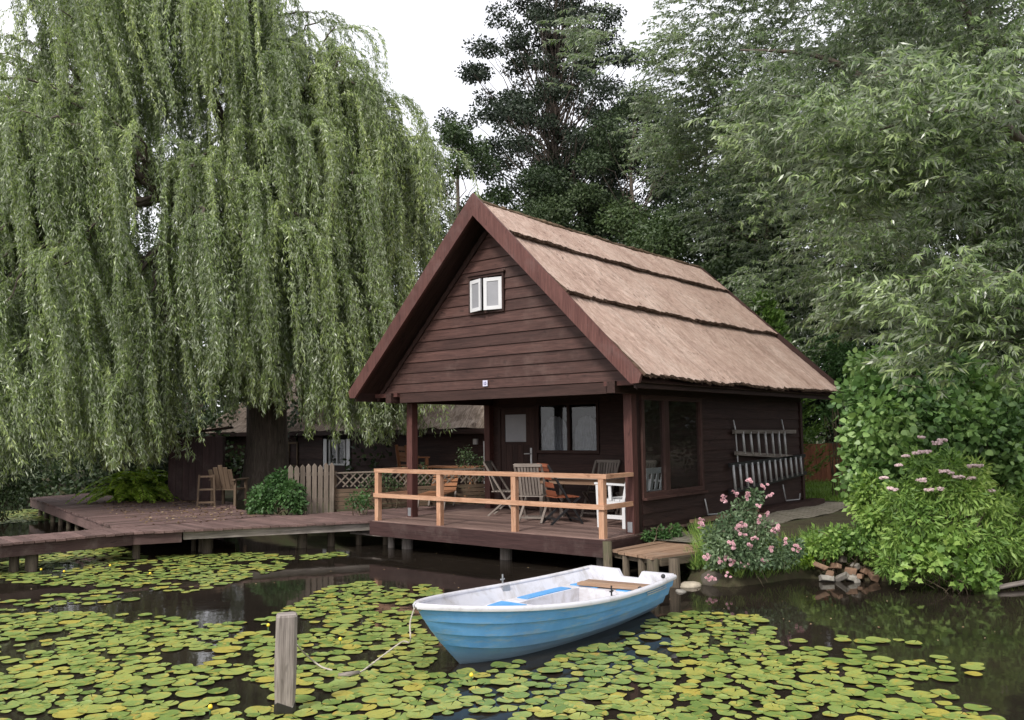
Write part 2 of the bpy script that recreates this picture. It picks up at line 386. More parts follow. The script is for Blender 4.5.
def mat_pad():
    t = NT('lily_pad'); o = t.obj(); rnd = t.add('ShaderNodeObjectInfo').outputs['Random']; ti = t.attr('tint').outputs['Fac']
    r = t.math('FRACT', t.math('ADD', rnd, ti))
    c = t.ramp(r, [(0.0, (.110, .175, .038)), (0.3, (.160, .230, .055)), (0.6, (.210, .275, .075)), (0.90, (.265, .305, .075)), (0.99, (.36, .31, .06))])
    off = t.add('ShaderNodeVectorMath', operation='ADD'); t.ln(o, off.inputs[0])
    cb = t.add('ShaderNodeCombineXYZ'); t.ln(t.math('MULTIPLY', r, 37.0), cb.inputs[0]); t.ln(t.math('MULTIPLY', r, 91.0), cb.inputs[1]); t.ln(cb.outputs[0], off.inputs[1])
    n = t.noise(off.outputs[0], 8.5, 5, 0.7, 0.8); n2 = t.noise(off.outputs[0], 45, 4, 0.65)
    c = t.mix(t.ramp(n, [(0.52, 0.0), (0.63, 0.75)]), c, (.38, .30, .055))
    c = t.mix(t.ramp(n, [(0.63, 0.0), (0.71, 0.8)]), c, (.32, .15, .04))
    c = t.mix(t.ramp(n2, [(0.54, 0.0), (0.70, 0.55)]), c, (.085, .10, .025))
    p = t.principled(c, 0.36, t.bump(n2, .15, .01), 0.5)
    return t.done(p.outputs[0])
M_['pad'] = mat_pad()

def mat_water():
    t = NT('pond_water'); o = t.obj()
    n = t.noise(t.scaled(o, (1, 1, 1)), 3.5, 3, 0.5, 0.3); n2 = t.noise(o, 0.5, 2, 0.5)
    c = t.ramp(t.noise(o, 0.7, 4), [(0.3, (.012, .010, .008)), (0.7, (.026, .020, .015))])
    p = t.principled(c, 0.045, t.bump(t.math('ADD', t.math('MULTIPLY', n, .35), n2), .045, .10), 0.5)
    p.inputs['IOR'].default_value = 1.33
    return t.done(p.outputs[0])
def mat_ground():
    t = NT('bank_earth'); o = t.obj()
    n = t.noise(o, 1.6, 7, .7); n2 = t.noise(o, 14, 6, .7)
    c = t.ramp(n, [(0.3, (.030, .024, .016)), (0.5, (.060, .052, .030)), (0.7, (.055, .075, .028))])
    c = t.mix(t.ramp(n2, [(0.5, 0.0), (0.75, .5)]), c, (.11, .085, .055))
    p = t.principled(c, .95, t.bump(n2, .6, .03), .2)
    return t.done(p.outputs[0])
def mat_path():
    t = NT('path_slabs'); o = t.obj()
    br = t.add('ShaderNodeTexBrick', i_Scale=2.2, i_Mortar_Size=.02); t.ln(o, br.inputs['Vector'])
    br.inputs['Color1'].default_value = (.17, .15, .125, 1); br.inputs['Color2'].default_value = (.23, .205, .17, 1); br.inputs['Mortar'].default_value = (.06, .06, .04, 1)
    n = t.noise(o, 6, 7, .7)
    c = t.mix(t.ramp(n, [(0.45, 0.0), (0.7, .7)]), br.outputs['Color'], (.085, .085, .05))
    p = t.principled(c, .9, t.bump(n, .5, .01), .2)
    return t.done(p.outputs[0])
#%%PART2%%
# ------------------------------------------------------------------ the setting
SHORE_X = [-400, -60, -30, -18, -14, -8, -5, -3, 0, 2.2, 3.0, 3.6, 4.3, 4.6, 5.2, 6.5, 7.2, 9, 14, 30, 60, 400]
SHORE_Y = [60, 8, 2.5, 2.2, 1.6, .75, .7, 1.6, 2.4, 2.1, 1.3, .25, .25, 1.3, 1.7, 1.85, 2.7, 3.5, 4.2, 6, 12, 60]
def shore(x): return np.interp(x, SHORE_X, SHORE_Y)
def ground_z(x, y):
    d = np.asarray(y, float) - shore(x)
    wob = 0.06 * np.sin(np.asarray(x) * 2.1) * np.cos(np.asarray(y) * 1.7)
    d = d + wob * 2
    z = np.where(d < 0, np.maximum(-1.3, -0.5 + d * 0.9), -0.5 + 0.36 * np.clip(d / 0.45, 0, 1) ** 0.7 + 0.10 * np.clip((d - .45) / 2, 0, 1) + np.clip(d - 8, 0, 400) * 0.006)
    return z + np.where(d > .3, wob * 0.4, 0)
def smart_axis(lo, hi, fine_lo, fine_hi, step):
    a = list(np.arange(fine_lo, fine_hi, step)); x = fine_hi; s = step
    while x < hi: a.append(x); s *= 1.35; x += s
    a.append(hi); x = fine_lo; s = step; b = []
    while x > lo: s *= 1.35; x -= s; b.append(max(x, lo))
    return np.array(sorted(set(b + a)))
gx = smart_axis(-700, 700, -20, 14, 0.22); gy = smart_axis(-12, 900, -3, 12, 0.2)
X, Y = np.meshgrid(gx, gy, indexing='ij')
mb = MB(); mb.grid(np.stack([X, Y, ground_z(X, Y)], -1)); g = mb.build('ground', mat_ground(), smooth=True); tag(g, kind='structure')
mb = MB(); mb.grid([[(-900, -900, WATER), (-900, 900, WATER)], [(900, -900, WATER), (900, 900, WATER)]], flip=True)
w = mb.build('pond_water', mat_water()); tag(w, kind='structure')

# stone path beside the boathouse
mb = MB(); ys = np.linspace(1.0, 8.2, 30); xs = np.linspace(2.46, 3.55, 8)
X, Y = np.meshgrid(xs, ys, indexing='ij'); Xs = X + (Y - 4) * -0.02
mb.grid(np.stack([Xs, Y, np.maximum(ground_z(Xs, Y) + .012, -.085) + .01 * np.sin(Y * 5)], -1)); tag(mb.build('path', mat_path(), smooth=True), kind='structure')
# lawn behind
mb = MB(); X, Y = np.meshgrid(np.linspace(-4, 6.5, 30), np.linspace(8.3, 27, 40), indexing='ij')
mb.grid(np.stack([X, Y, ground_z(X, Y) + .01], -1))
t = NT('lawn_turf'); n = t.noise(t.obj(), 3, 6, .7)
tag(mb.build('lawn', t.done(t.principled(t.ramp(n, [(.3, (.07, .13, .025)), (.7, (.13, .21, .045))]), .9).outputs[0]), smooth=True), kind='structure')
n = 16000; gxx = RG.uniform(-1.2, 3.6, n); gyy = 8.3 + 14 * RG.random(n) ** 1.6
P = np.stack([gxx, gyy, ground_z(gxx, gyy) + .01], -1); D = RG.normal(size=(n, 3)) * .35; D[:, 2] = 1
go = leaves('grass', P, D, RG.uniform(.07, .15, n), .012, M_['grass'], shape='lance', up=.1)
tag(go, 'short mown green grass behind the boathouse', 'grass', kind='stuff')

# ------------------------------------------------------------------ boathouse
Ha, He, We, DEP = 5.376, 2.278, 3.047, 7.85
SL = (Ha - He) / We
SLEN = math.hypot(We, Ha - He); CS, SN = We / SLEN, (Ha - He) / SLEN       # run and fall per metre of slope
HW, YG, YC, YB = 2.40, 0.45, 3.10, 7.45
house = thing('boathouse', 'dark brown timber boathouse with a thatched roof and covered porch on piles over the pond', 'boathouse', (0, 3.7, -.5))
def hexa(mb, lo4, hi4, axis_vec=(1, 0, 0)):
    V = np.array(list(lo4) + list(hi4), float)
    o = np.array([random.random() * 40 for _ in range(3)])
    av = np.array(axis_vec, float); G = np.stack([V @ av, V @ np.roll(av, 1), V @ np.roll(av, 2)], -1) + o
    mb.put(V, [(0, 1, 2, 3), (7, 6, 5, 4), (0, 4, 5, 1), (1, 5, 6, 2), (2, 6, 7, 3), (3, 7, 4, 0)], None, G)
def clap_x(mb, xb0, xb1, xt0, xt1, z0, z1, y, out=-1):
    """one lapped board in a wall that faces -y (out=-1) or +y (out=1)"""
    a, b = y + out * .034, y + out * .012
    hexa(mb, [(xb0, a, z0), (xb0, y, z0), (xt0, y, z1), (xt0, b, z1)], [(xb1, a, z0), (xb1, y, z0), (xt1, y, z1), (xt1, b, z1)])
def clap_y(mb, y0, y1, z0, z1, x, out=1):
    a, b = x + out * .034, x + out * .012
    hexa(mb, [(a, y0, z0), (x, y0, z0), (x, y0, z1), (b, y0, z1)], [(a, y1, z0), (x, y1, z0), (x, y1, z1), (b, y1, z1)], (0, 1, 0))
def inner_half(z): return max(0.0, (Ha - .36 - z) / SL)
# gable wall
mb = MB(); z = 2.235
edges = [2.235] + [2.40 + .18 * k for k in range(0, 16)]
for z0, z1 in zip(edges[:-1], edges[1:]):
    b0, b1 = inner_half(z0), inner_half(z1)
    if b0 < .06: break
    j = random.uniform(-.004, .004)
    if z1 > 3.50 and z0 < 4.15:
        clap_x(mb, -b0, -.49, -b1, -.49, z0 + j, z1 + .006, YG); clap_x(mb, .29, b0, .29, b1, z0 + j, z1 + .006, YG)
        if z1 > 4.13: clap_x(mb, -.49, .29, -.49, .29, 4.125, z1 + .006, YG)
    else:
        cut = random.uniform(-.5, .8)
        clap_x(mb, -b0, b0, -b1, b1, z0 + j, z1 + .006, YG)
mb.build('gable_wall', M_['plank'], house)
# rear gable and dark sheet for the unlit gable space
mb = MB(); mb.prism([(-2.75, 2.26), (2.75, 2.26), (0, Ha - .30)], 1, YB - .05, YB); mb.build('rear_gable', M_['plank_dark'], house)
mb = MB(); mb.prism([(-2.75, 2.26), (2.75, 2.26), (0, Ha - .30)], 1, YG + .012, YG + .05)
mb.build('dark_gable_sheet', M_['dark_in'], house)
# barge boards
for s in (-1, 1):
    mb = MB(); bw = .375
    mb.prism([(0, Ha + .02), (s * (We + .02), He + .02 - .015 * SL), (s * (We - .02), He - .115), (s * (We - .15), He - .115 - .005), (0, Ha - bw + .02)], 1, -.03, .022)
    mb.build('barge_board', M_['barge'], house)
    mb = MB(); mb.prism([(0, Ha - bw - .03), (s * 2.75, He - .03 + (We - 2.75) * SL - bw + .33 - .33), (s * 2.75, He + (We - 2.75) * SL - bw - .12), (0, Ha - bw - .14)], 1, YG - .06, YG - .036)
    mb.build('gable_trim', M_['plank_dark'], house)
# boarded roof underside
mb = MB()
for s in (-1, 1):
    for k in range(int(DEP / .16)):
        y0 = .024 + k * .16
        a = (s * .02, Ha - .27); b = (s * (We - .04), He - .10)
        p0 = np.array([a[0], y0 + .078, a[1]]); p1 = np.array([b[0], y0 + .078, b[1]])
        mb.beam(p0, p1, .154, .02, (s * SN, 0, CS))
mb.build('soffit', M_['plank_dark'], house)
# thatch courses
roof = None
HT = Ha - .165; LT = math.hypot(We, HT - He); CT, ST = We / LT, (HT - He) / LT     # the thatch lies a little below the barge tops
def course(s, s0, s1, n0, n1, thick, name, mat, parent):
    mb = MB(); ny, ns = 110, 26
    ys = np.linspace(.026, DEP, ny); ss = np.linspace(s0, s1, ns)
    rag = RG.normal(size=ny) * .013 + .006 * np.sin(ys * 3.1 + s) ; wav = RG.normal(size=(ny, ns)) * .0035
    top = np.zeros((ny, ns, 3)); G = np.zeros((ny, ns, 3)); bot = np.zeros((ny, ns, 3))
    sag = -.035 * np.sin(np.pi * ys / DEP) + .009 * np.sin(ys * 2.3 + s0 * 3) + .004 * np.sin(ys * 6.1 + s0)
    for j, q in enumerate(ss):
        fr = j / (ns - 1); qq = q + (rag if j == ns - 1 else 0) * np.ones(ny)
        nn = n0 + (n1 - n0) * fr + wav[:, j]
        for arr, off in ((top, nn), (bot, n0 + (n1 - n0) * fr - thick * (.35 + .65 * fr))):
            arr[:, j, 0] = s * (qq * CT + off * ST); arr[:, j, 1] = ys; arr[:, j, 2] = HT - qq * ST + off * CT + sag
        G[:, j] = np.stack([np.full(ny, q + 20 * (s + 1) + s0 * 7), ys, np.zeros(ny)], -1)
    mb.grid(top, G, flip=(s < 0)); mb.grid(bot, G, flip=(s > 0))
    o = mb.build(name, mat, parent)
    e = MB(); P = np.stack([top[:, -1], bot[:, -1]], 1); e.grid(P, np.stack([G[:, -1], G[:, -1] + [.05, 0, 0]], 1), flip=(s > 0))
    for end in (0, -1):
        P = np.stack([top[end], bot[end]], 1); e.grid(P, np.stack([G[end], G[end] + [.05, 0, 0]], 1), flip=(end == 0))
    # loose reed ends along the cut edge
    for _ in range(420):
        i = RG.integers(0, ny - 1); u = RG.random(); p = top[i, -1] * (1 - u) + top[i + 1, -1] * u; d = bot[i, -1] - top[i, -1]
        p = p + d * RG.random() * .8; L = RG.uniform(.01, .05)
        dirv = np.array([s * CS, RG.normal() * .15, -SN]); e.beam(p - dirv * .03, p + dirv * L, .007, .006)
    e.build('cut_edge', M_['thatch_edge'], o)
    return o
for s in (-1, 1):
    course(s, .52 * LT, LT + .04, .005, .055, .05, 'roof_thatch', M_['thatch'], house)
    course(s, .17 * LT, .575 * LT, .03, .092, .06, 'roof_thatch', M_['thatch'], house)
    course(s, .0, .215 * LT, .062, .112, .062, 'roof_thatch', M_['thatch'], house)
mb = MB(); ys = np.linspace(.03, DEP + .02, 90)
pts = np.stack([.015 * np.sin(ys * 4), ys, HT + .070 - .035 * np.sin(np.pi * ys / DEP) + RG.normal(size=90) * .005], -1)
mb.tube(pts, np.clip(.042 + RG.normal(size=90) * .005, .02, .1), 8, noise=.15); mb.build('ridge_cap', M_['ridge'], house)
mb = MB()
for s in (-1, 1):
    mb.beam((s * 0, DEP + .02, HT + .02), (s * (We + .05), DEP + .02, He + .02), .035, .16, (s * SN, 0, CS))
mb.build('verge_board', M_['plank_dark'], house)
# wall plates, eaves boards
for s in (-1, 1):
    mb = MB(); mb.box((s * 2.36 - .07, .30, 2.06), (s * 2.36 + .07, YB, 2.232)); mb.build('wall_plate', M_['plank_dark'], house)
    mb = MB(); mb.box((s * 2.93 - .015, .03, 2.10), (s * 2.93 + .015, DEP - .02, 2.285)); mb.build('eaves_board', M_['plank_dark'], house)
mb = MB(); mb.box((2.20, .36, 2.165), (2.78, .50, 2.233)); mb.build('plate_bracket', M_['post'], house)
mb = MB(); mb.box((-2.78, .36, 2.165), (-2.20, .50, 2.233)); mb.build('plate_bracket', M_['post'], house)
mb = MB(); mb.box((-2.2, YG - .02, 2.06), (2.2, YG + .10, 2.226)); mb.build('porch_beam', M_['plank_dark'], house)
mb = MB()
for k in range(18): mb.box((-2.29, .56 + k * .14, 2.20), (2.29, .56 + k * .14 + .134, 2.222))
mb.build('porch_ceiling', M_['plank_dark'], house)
# posts
for x, y in ((-2.30, .83), (2.35, .83)):
    mb = MB(); mb.beam((x, y, .0), (x, y, 2.06), .14, .14); o = mb.build('porch_post', M_['post'], house)
    mb = MB(); mb.box((x - .04, y - .078, .02), (x + .04, y - .071, .17)); mb.build('post_bracket', M_['metal'], o)
mb = MB(); mb.beam((-2.33, 3.02, -.3), (-2.33, 3.02, 2.06), .14, .14); mb.build('porch_post', M_['post'], house)
mb = MB(); mb.beam((2.335, 1.0, -.05), (2.335, 1.0, 2.06), .10, .13); mb.build('corner_post', M_['plank_dark'], house)
# cabin front wall (behind the porch)
wall_x0, wall_x1 = -2.26, 2.39
DOOR = (-2.05, -1.20); WIN = (-1.10, .26)
mb = MB(); zz = 0.0
while zz < 2.2:
    z1 = min(zz + .18, 2.2)
    spans = [(wall_x0, DOOR[0] - .06), (DOOR[1] + .06, WIN[0] - .05), (WIN[1] + .05, wall_x1)]
    if z1 <= 1.10: spans = [(wall_x0, DOOR[0] - .06), (DOOR[1] + .06, wall_x1)]
    for a, b in spans: clap_x(mb, a, b, a, b, zz, z1 + .005, YC)
    if zz < 1.10 < z1: clap_x(mb, WIN[0] - .05, WIN[1] + .05, WIN[0] - .05, WIN[1] + .05, zz, 1.10, YC)
    zz += .18
mb.box((WIN[0] - .05, YC - .012, 2.07), (WIN[1] + .05, YC, 2.2)); mb.box((DOOR[0] - .06, YC - .012, 2.02), (DOOR[1] + .06, YC, 2.2))
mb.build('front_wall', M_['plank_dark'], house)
mb = MB(); mb.box((-2.3, YC + .12, 0), (2.3, YC + .16, 2.2)); mb.build('dark_room_sheet', M_['dark_in'], house)  # dark sheet stands in for the unlit cabin behind door and window
# door
mb = MB()
for k in range(6):
    a = DOOR[0] + k * .142; mb.box((a + .003, YC - .035, .02), (a + .139, YC, 1.26))
mb.box((DOOR[0], YC - .035, 1.262), (DOOR[0] + .10, YC, 1.98)); mb.box((DOOR[1] - .21, YC - .035, 1.262), (DOOR[1], YC, 1.98))
mb.box((DOOR[0] + .10, YC - .035, 1.86), (DOOR[1] - .21, YC, 1.98)); mb.box((DOOR[0] + .1, YC - .035, 1.262), (DOOR[1] - .21, YC, 1.32))
door = mb.build('door', M_['plank_dark'], house)
mb = MB(); mb.box((DOOR[0] + .10, YC - .02, 1.32), (DOOR[1] - .21, YC - .012, 1.86)); mb.build('pane', M_['frost'], door)
mb = MB(); mb.box((DOOR[1] - .105, YC - .044, .90), (DOOR[1] - .065, YC - .036, 1.20))
mb.tube([(DOOR[1] - .085, YC - .04, 1.09), (DOOR[1] - .085, YC - .09, 1.09), (DOOR[1] - .22, YC - .09, 1.085)], .011, 6); mb.build('handle', M_['alu'], door)
mb = MB()
mb.box((DOOR[0] - .06, YC - .05, 0), (DOOR[0] - .004, YC, 2.02)); mb.box((DOOR[1] + .004, YC - .05, 0), (DOOR[1] + .06, YC, 2.02)); mb.box((DOOR[0] - .004, YC - .05, 1.984), (DOOR[1] + .004, YC, 2.02))
mb.build('door_frame', M_['plank_dark'], house)
# cabin window with pale curtains standing in for its bright reflection
def frame_y(mb, x0, x1, z0, z1, y0, y1, w, mull=()):
    mb.box((x0, y0, z0), (x1, y1, z0 + w)); mb.box((x0, y0, z1 - w), (x1, y1, z1))
    mb.box((x0, y0, z0 + w), (x0 + w, y1, z1 - w)); mb.box((x1 - w, y0, z0 + w), (x1, y1, z1 - w))
    for m in mull: mb.box((m - w * .6, y0, z0 + w), (m + w * .6, y1, z1 - w))
mb = MB(); frame_y(mb, WIN[0] - .045, WIN[1] + .045, 1.10, 2.07, YC - .045, YC + .03, .055, (-.38,)); fw_ = mb.build('front_window', M_['plank_dark'], house)
mb = MB(); mb.box((WIN[0], YC - .004, 1.15), (WIN[1], YC + .002, 2.02)); mb.build('pane', M_['glass'], fw_)
for a, b in ((WIN[0] + .02, -.44), (-.31, WIN[1] - .02)):
    mb = MB(); u = np.linspace(0, 1, 60); P = np.zeros((60, 2, 3))
    hang = 1.55 + .38 * (np.abs(u - .5) * 2) ** .6 * 0 + .12
    P[:, 0] = np.stack([a + (b - a) * u, YC + .06 + .012 * np.sin(u * 60), np.full(60, 1.12)], -1)
    P[:, 1] = np.stack([a + (b - a) * u, YC + .06 + .012 * np.sin(u * 60), 1.80 - .34 * np.abs(2 * u - 1) ** 3 + .012 * np.sin(u * 40)], -1)
    mb.grid(P); mb.build('reflection_curtain', M_['reflection_lace'], fw_)  # pale curtain shaped to imitate the bright reflection in the pane
# side walls
for s in (1, -1):
    mb = MB(); zz = -.10
    while zz < 2.05:
        z1 = min(zz + .18, 2.06)
        y0 = 1.06 if (z1 <= .50 and s > 0) else YC - .08
        clap_y(mb, y0 if s > 0 else YC, YB, zz, z1 + .005, s * HW - s * .03, s)
        if zz < .50 < z1 and s > 0: clap_y(mb, 1.06, YC - .085, zz, .50, HW - .03, 1)
        zz += .18
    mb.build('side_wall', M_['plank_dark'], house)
mb = MB(); zz = -.1
while zz < 2.2:
    clap_x(mb, -HW, HW, -HW, HW, zz, zz + .185, YB, 1); zz += .18
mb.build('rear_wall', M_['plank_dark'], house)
mb = MB(); mb.box((2.36, YB - .06, -.2), (2.435, YB + .05, 2.06)); mb.build('corner_board', M_['plank_dark'], house)
# glazed side of the porch
mb = MB(); x0, x1 = 2.345, 2.425
def frame_x(mb, y0, y1, z0, z1, w, mull=()):
    mb.box((x0, y0, z0), (x1, y1, z0 + w)); mb.box((x0, y0, z1 - w), (x1, y1, z1))
    mb.box((x0, y0, z0 + w), (x1, y0 + w, z1 - w)); mb.box((x0, y1 - w, z0 + w), (x1, y1, z1 - w))
    for m in mull: mb.box((x0, m - w, z0 + w), (x1, m + w, z1 - w))
frame_x(mb, 1.05, 3.02, .505, 2.05, .075, (1.80,)); sw = mb.build('side_window', M_['plank'], house)
mb = MB(); mb.box((2.38, 1.12, .58), (2.386, 1.725, 1.975)); mb.box((2.38, 1.875, .58), (2.386, 2.945, 1.975)); mb.build('pane', M_['glass'], sw)
mb = MB(); mb.box((2.34, 1.05, .465), (2.475, 3.05, .503)); mb.build('sill', M_['plank'], sw)
# gable window with two white casements
mb = MB(); frame_y(mb, -.485, .285, 3.475, 4.12, YG - .06, YG + .01, .04, (-.09,)); gw = mb.build('gable_window', M_['plank_dark'], house)
mb = MB(); mb.box((-.47, YG - .008, 3.5), (.27, YG + .004, 4.11)); mb.build('dark_room_sheet', M_['dark_in'], gw)  # dark sheet painted in for shade behind the casements
mb = MB(); mb.box((-.51, YG - .085, 4.123), (.31, YG - .036, 4.15)); mb.build('drip_board', M_['plank'], gw)
def casement(hx, sgn, ang):
    mbf, mbp = MB(), MB(); c, s_ = math.cos(ang), math.sin(ang); wd = .335; z0, z1 = 3.515, 4.045
    def T(u, v): return np.array([hx + sgn * (u * c), YG - .07 - u * s_ + v * c, 0])
    for (u0, u1, a, b) in ((0, wd, z0, z0 + .06), (0, wd, z1 - .06, z1), (0, .06, z0 + .06, z1 - .06), (wd - .06, wd, z0 + .06, z1 - .06)):
        lo = [T(u0, 0), T(u0, .035), T(u1, .035), T(u1, 0)]
        V = [p + [0, 0, a] for p in lo] + [p + [0, 0, b] for p in lo]
        mbf.put(V, [(0, 1, 2, 3), (7, 6, 5, 4), (0, 4, 5, 1), (1, 5, 6, 2), (2, 6, 7, 3), (3, 7, 4, 0)])
    lo = [T(.06, .012), T(.06, .020), T(wd - .06, .020), T(wd - .06, .012)]
    V = [p + [0, 0, z0 + .06] for p in lo] + [p + [0, 0, z1 - .06] for p in lo]
    mbp.put(V, [(0, 1, 2, 3), (7, 6, 5, 4), (0, 4, 5, 1), (1, 5, 6, 2), (2, 6, 7, 3), (3, 7, 4, 0)])
    mbf.build('casement', M_['white'], gw); mbp.build('pane', M_['frost'] if sgn < 0 else M_['frost'], gw)
casement(-.44, 1, .30); casement(.25, -1, .22)
mb = MB(); mb.box((-.185, YG - .058, 2.268), (-.085, YG - .05, 2.365)); hp = mb.build('number_plate', M_['plate'], house)
mb = MB()
mb.box((-.160, YG - .063, 2.292), (-.148, YG - .0595, 2.342)); mb.box((-.135, YG - .063, 2.292), (-.108, YG - .0595, 2.303)); mb.box((-.120, YG - .063, 2.304), (-.108, YG - .0595, 2.330)); mb.box((-.135, YG - .063, 2.331), (-.108, YG - .0595, 2.342))
mb.build('mark', M_['plate_mark'], hp)
# deck
mb = MB(); k = 0; yy = -.01
while yy < YC - .04:
    xs = [-2.44] + sorted([random.choice([-1.2, -.4, .5, 1.3]) + random.uniform(-.1, .1)]) + [2.42]
    for a, b in zip(xs[:-1], xs[1:]): mb.box((a + .002, yy, -.035), (b - .002, min(yy + .133, YC - .01), random.uniform(-.002, .001)))
    yy += .138
mb.build('deck', M_['deck'], house)
mb = MB(); mb.box((-2.46, -.052, -.25), (2.44, -.014, -.012)); mb.build('deck_fascia', M_['fascia'], house)
mb = MB(); mb.box((2.423, -.013, -.25), (2.46, 1.0, -.04)); mb.build('deck_fascia', M_['fascia'], house)
mb = MB(); mb.box((-2.48, -.013, -.25), (-2.443, 3.0, -.04)); mb.build('deck_fascia', M_['fascia'], house)
mb = MB()
for yj in (.25, 1.2, 2.2, 3.2, 4.2, 5.2, 6.2, 7.2): mb.box((-2.4, yj - .05, -.24), (2.4, yj + .05, -.045))
mb.box((-2.35, 3.15, -.16), (2.35, 7.4, -.10)); mb.build('joists_and_light_block', M_['plank_dark'], house)  # slab under the cabin is added to block light
for x, y in ((-2.0, .42), (.25, .42), (1.95, .62), (-2.0, 2.6), (.25, 2.6), (2.0, 2.4)):
    mb = MB(); mb.tube([(x, y, -1.2), (x, y, -.25)], [.105, .10], 10); mb.build('pile', M_['oldwood'], house, True)
mb = MB(); mb.box((2.40, 3.2, -.36), (2.44, 7.4, -.10)); mb.build('base_board', M_['plank_dark'], house)
mb = MB(); mb.box((2.445, 4.9, -.17), (2.72, 7.80, .06)); mb.box((2.445, 4.9, -.32), (2.70, 7.78, -.175)); mb.build('base_sill', M_['plank_dark'], house)
# railing
rail = MB(); rail.box((-2.43, .02, .835), (2.43, .115, .90)); ro = rail.build('railing', M_['pine'], house)
mb = MB(); mb.box((-2.41, -.012, .405), (2.41, .024, .475)); mb.build('middle_rail', M_['pine'], ro)
for sx in (-1, 1):
    mb = MB(); mb.box((sx * 2.385 - .045, .117, .838), (sx * 2.385 + .045, .758, .898)); mb.build('return_rail', M_['pine'], ro)
    mb = MB(); mb.box((sx * 2.385 + .01 - .02, .026, .405), (sx * 2.385 + .01 + .02, .758, .475)); mb.build('return_rail', M_['pine'], ro)
for x in (-2.37, -.86, .73, 2.33):
    mb = MB(); mb.beam((x, .068, -.02), (x, .068, .834), .088, .085); mb.build('rail_post', M_['pine'], ro)

# ------------------------------------------------------------------ on the side wall
def ladder(name, label, top, bot, rung_ys, rail_mat, rung_mat, depth):
    t_ = thing(name, label, 'ladder', (2.46, top[0][0], bot[0][1]))
    for (ya, za), (yb, zb) in (top, bot):
        mb = MB(); mb.beam((2.47, ya, za), (2.47, yb, zb), .045, .07, (0, 0, 1)); mb.build('rail', rail_mat, t_)
    f = lambda ln, y: ln[0][1] + (ln[1][1] - ln[0][1]) * (y - ln[0][0]) / (ln[1][0] - ln[0][0])
    for y in rung_ys:
        mb = MB(); mb.tube([(2.475 + depth, y - .03, f(top, y - .03)), (2.475 + depth, y + .03, f(bot, y + .03))], .024, 6); mb.build('rung', rung_mat, t_, True)
    return t_
ladder('ladder', 'short brown railed ladder with seven pale rungs, hung above the long ladder', ((4.10, 1.47), (6.98, 1.45)), ((4.15, 1.09), (6.75, .95)),
       [4.50, 4.83, 5.16, 5.49, 5.82, 6.13, 6.42], M_['oldwood'], M_['alu'], .0)
ladder('ladder', 'long dark railed ladder with many grey rungs on the boathouse side wall', ((3.90, .885), (7.44, .95)), ((3.86, .42), (7.47, .60)),
       [4.02 + .262 * k for k in range(13)], M_['black_metal'], M_['alu'], .02)
def rod(name, label, cat, pts, r=.012, group=None, mat='alu'):
    mb = MB(); mb.tube(pts, r, 6); o = mb.build(name, M_[mat], None, True); return tag(o, label, cat, group)
rod('hanging_rod', 'thin pale metal rod hanging at the near end of the short ladder', 'rod', [(2.43, 4.20, 1.68), (2.45, 4.23, 1.5), (2.455, 4.27, .95), (2.455, 4.30, .82)])
rod('hanging_rod', 'thin pale metal rod hanging at the far end of the short ladder', 'rod', [(2.43, 6.40, 1.70), (2.45, 6.44, 1.5), (2.455, 6.52, .98), (2.455, 6.53, .93)])
rod('wire_hook', 'bent wire hook low on the side wall beneath the glazed porch window', 'hook', [(2.43, 3.0, .36), (2.44, 3.03, .25), (2.45, 3.06, .10), (2.46, 3.45, .08), (2.47, 3.55, .11)])
rod('wire_hook', 'bent wire hook below the far end of the long ladder', 'hook', [(2.43, 6.33, .42), (2.44, 6.36, .3), (2.45, 6.42, .10), (2.47, 7.06, .08), (2.475, 7.10, .2)])
# boards lying along the wall
for i, (lab, y0, y1, x, z, m) in enumerate((('pale tan board lying on top along the foot of the side wall', 2.35, 4.6, 2.56, .05, 'gang'), ('dark brown board lying beneath the tan board at the wall foot', 2.55, 5.0, 2.60, -.045, 'fence_brown'))):
    mb = MB(); mb.beam((x, y0, z), (x + .04, y1, z + .01), .16, .05); tag(mb.build('loose_board', M_[m]), lab, 'board')

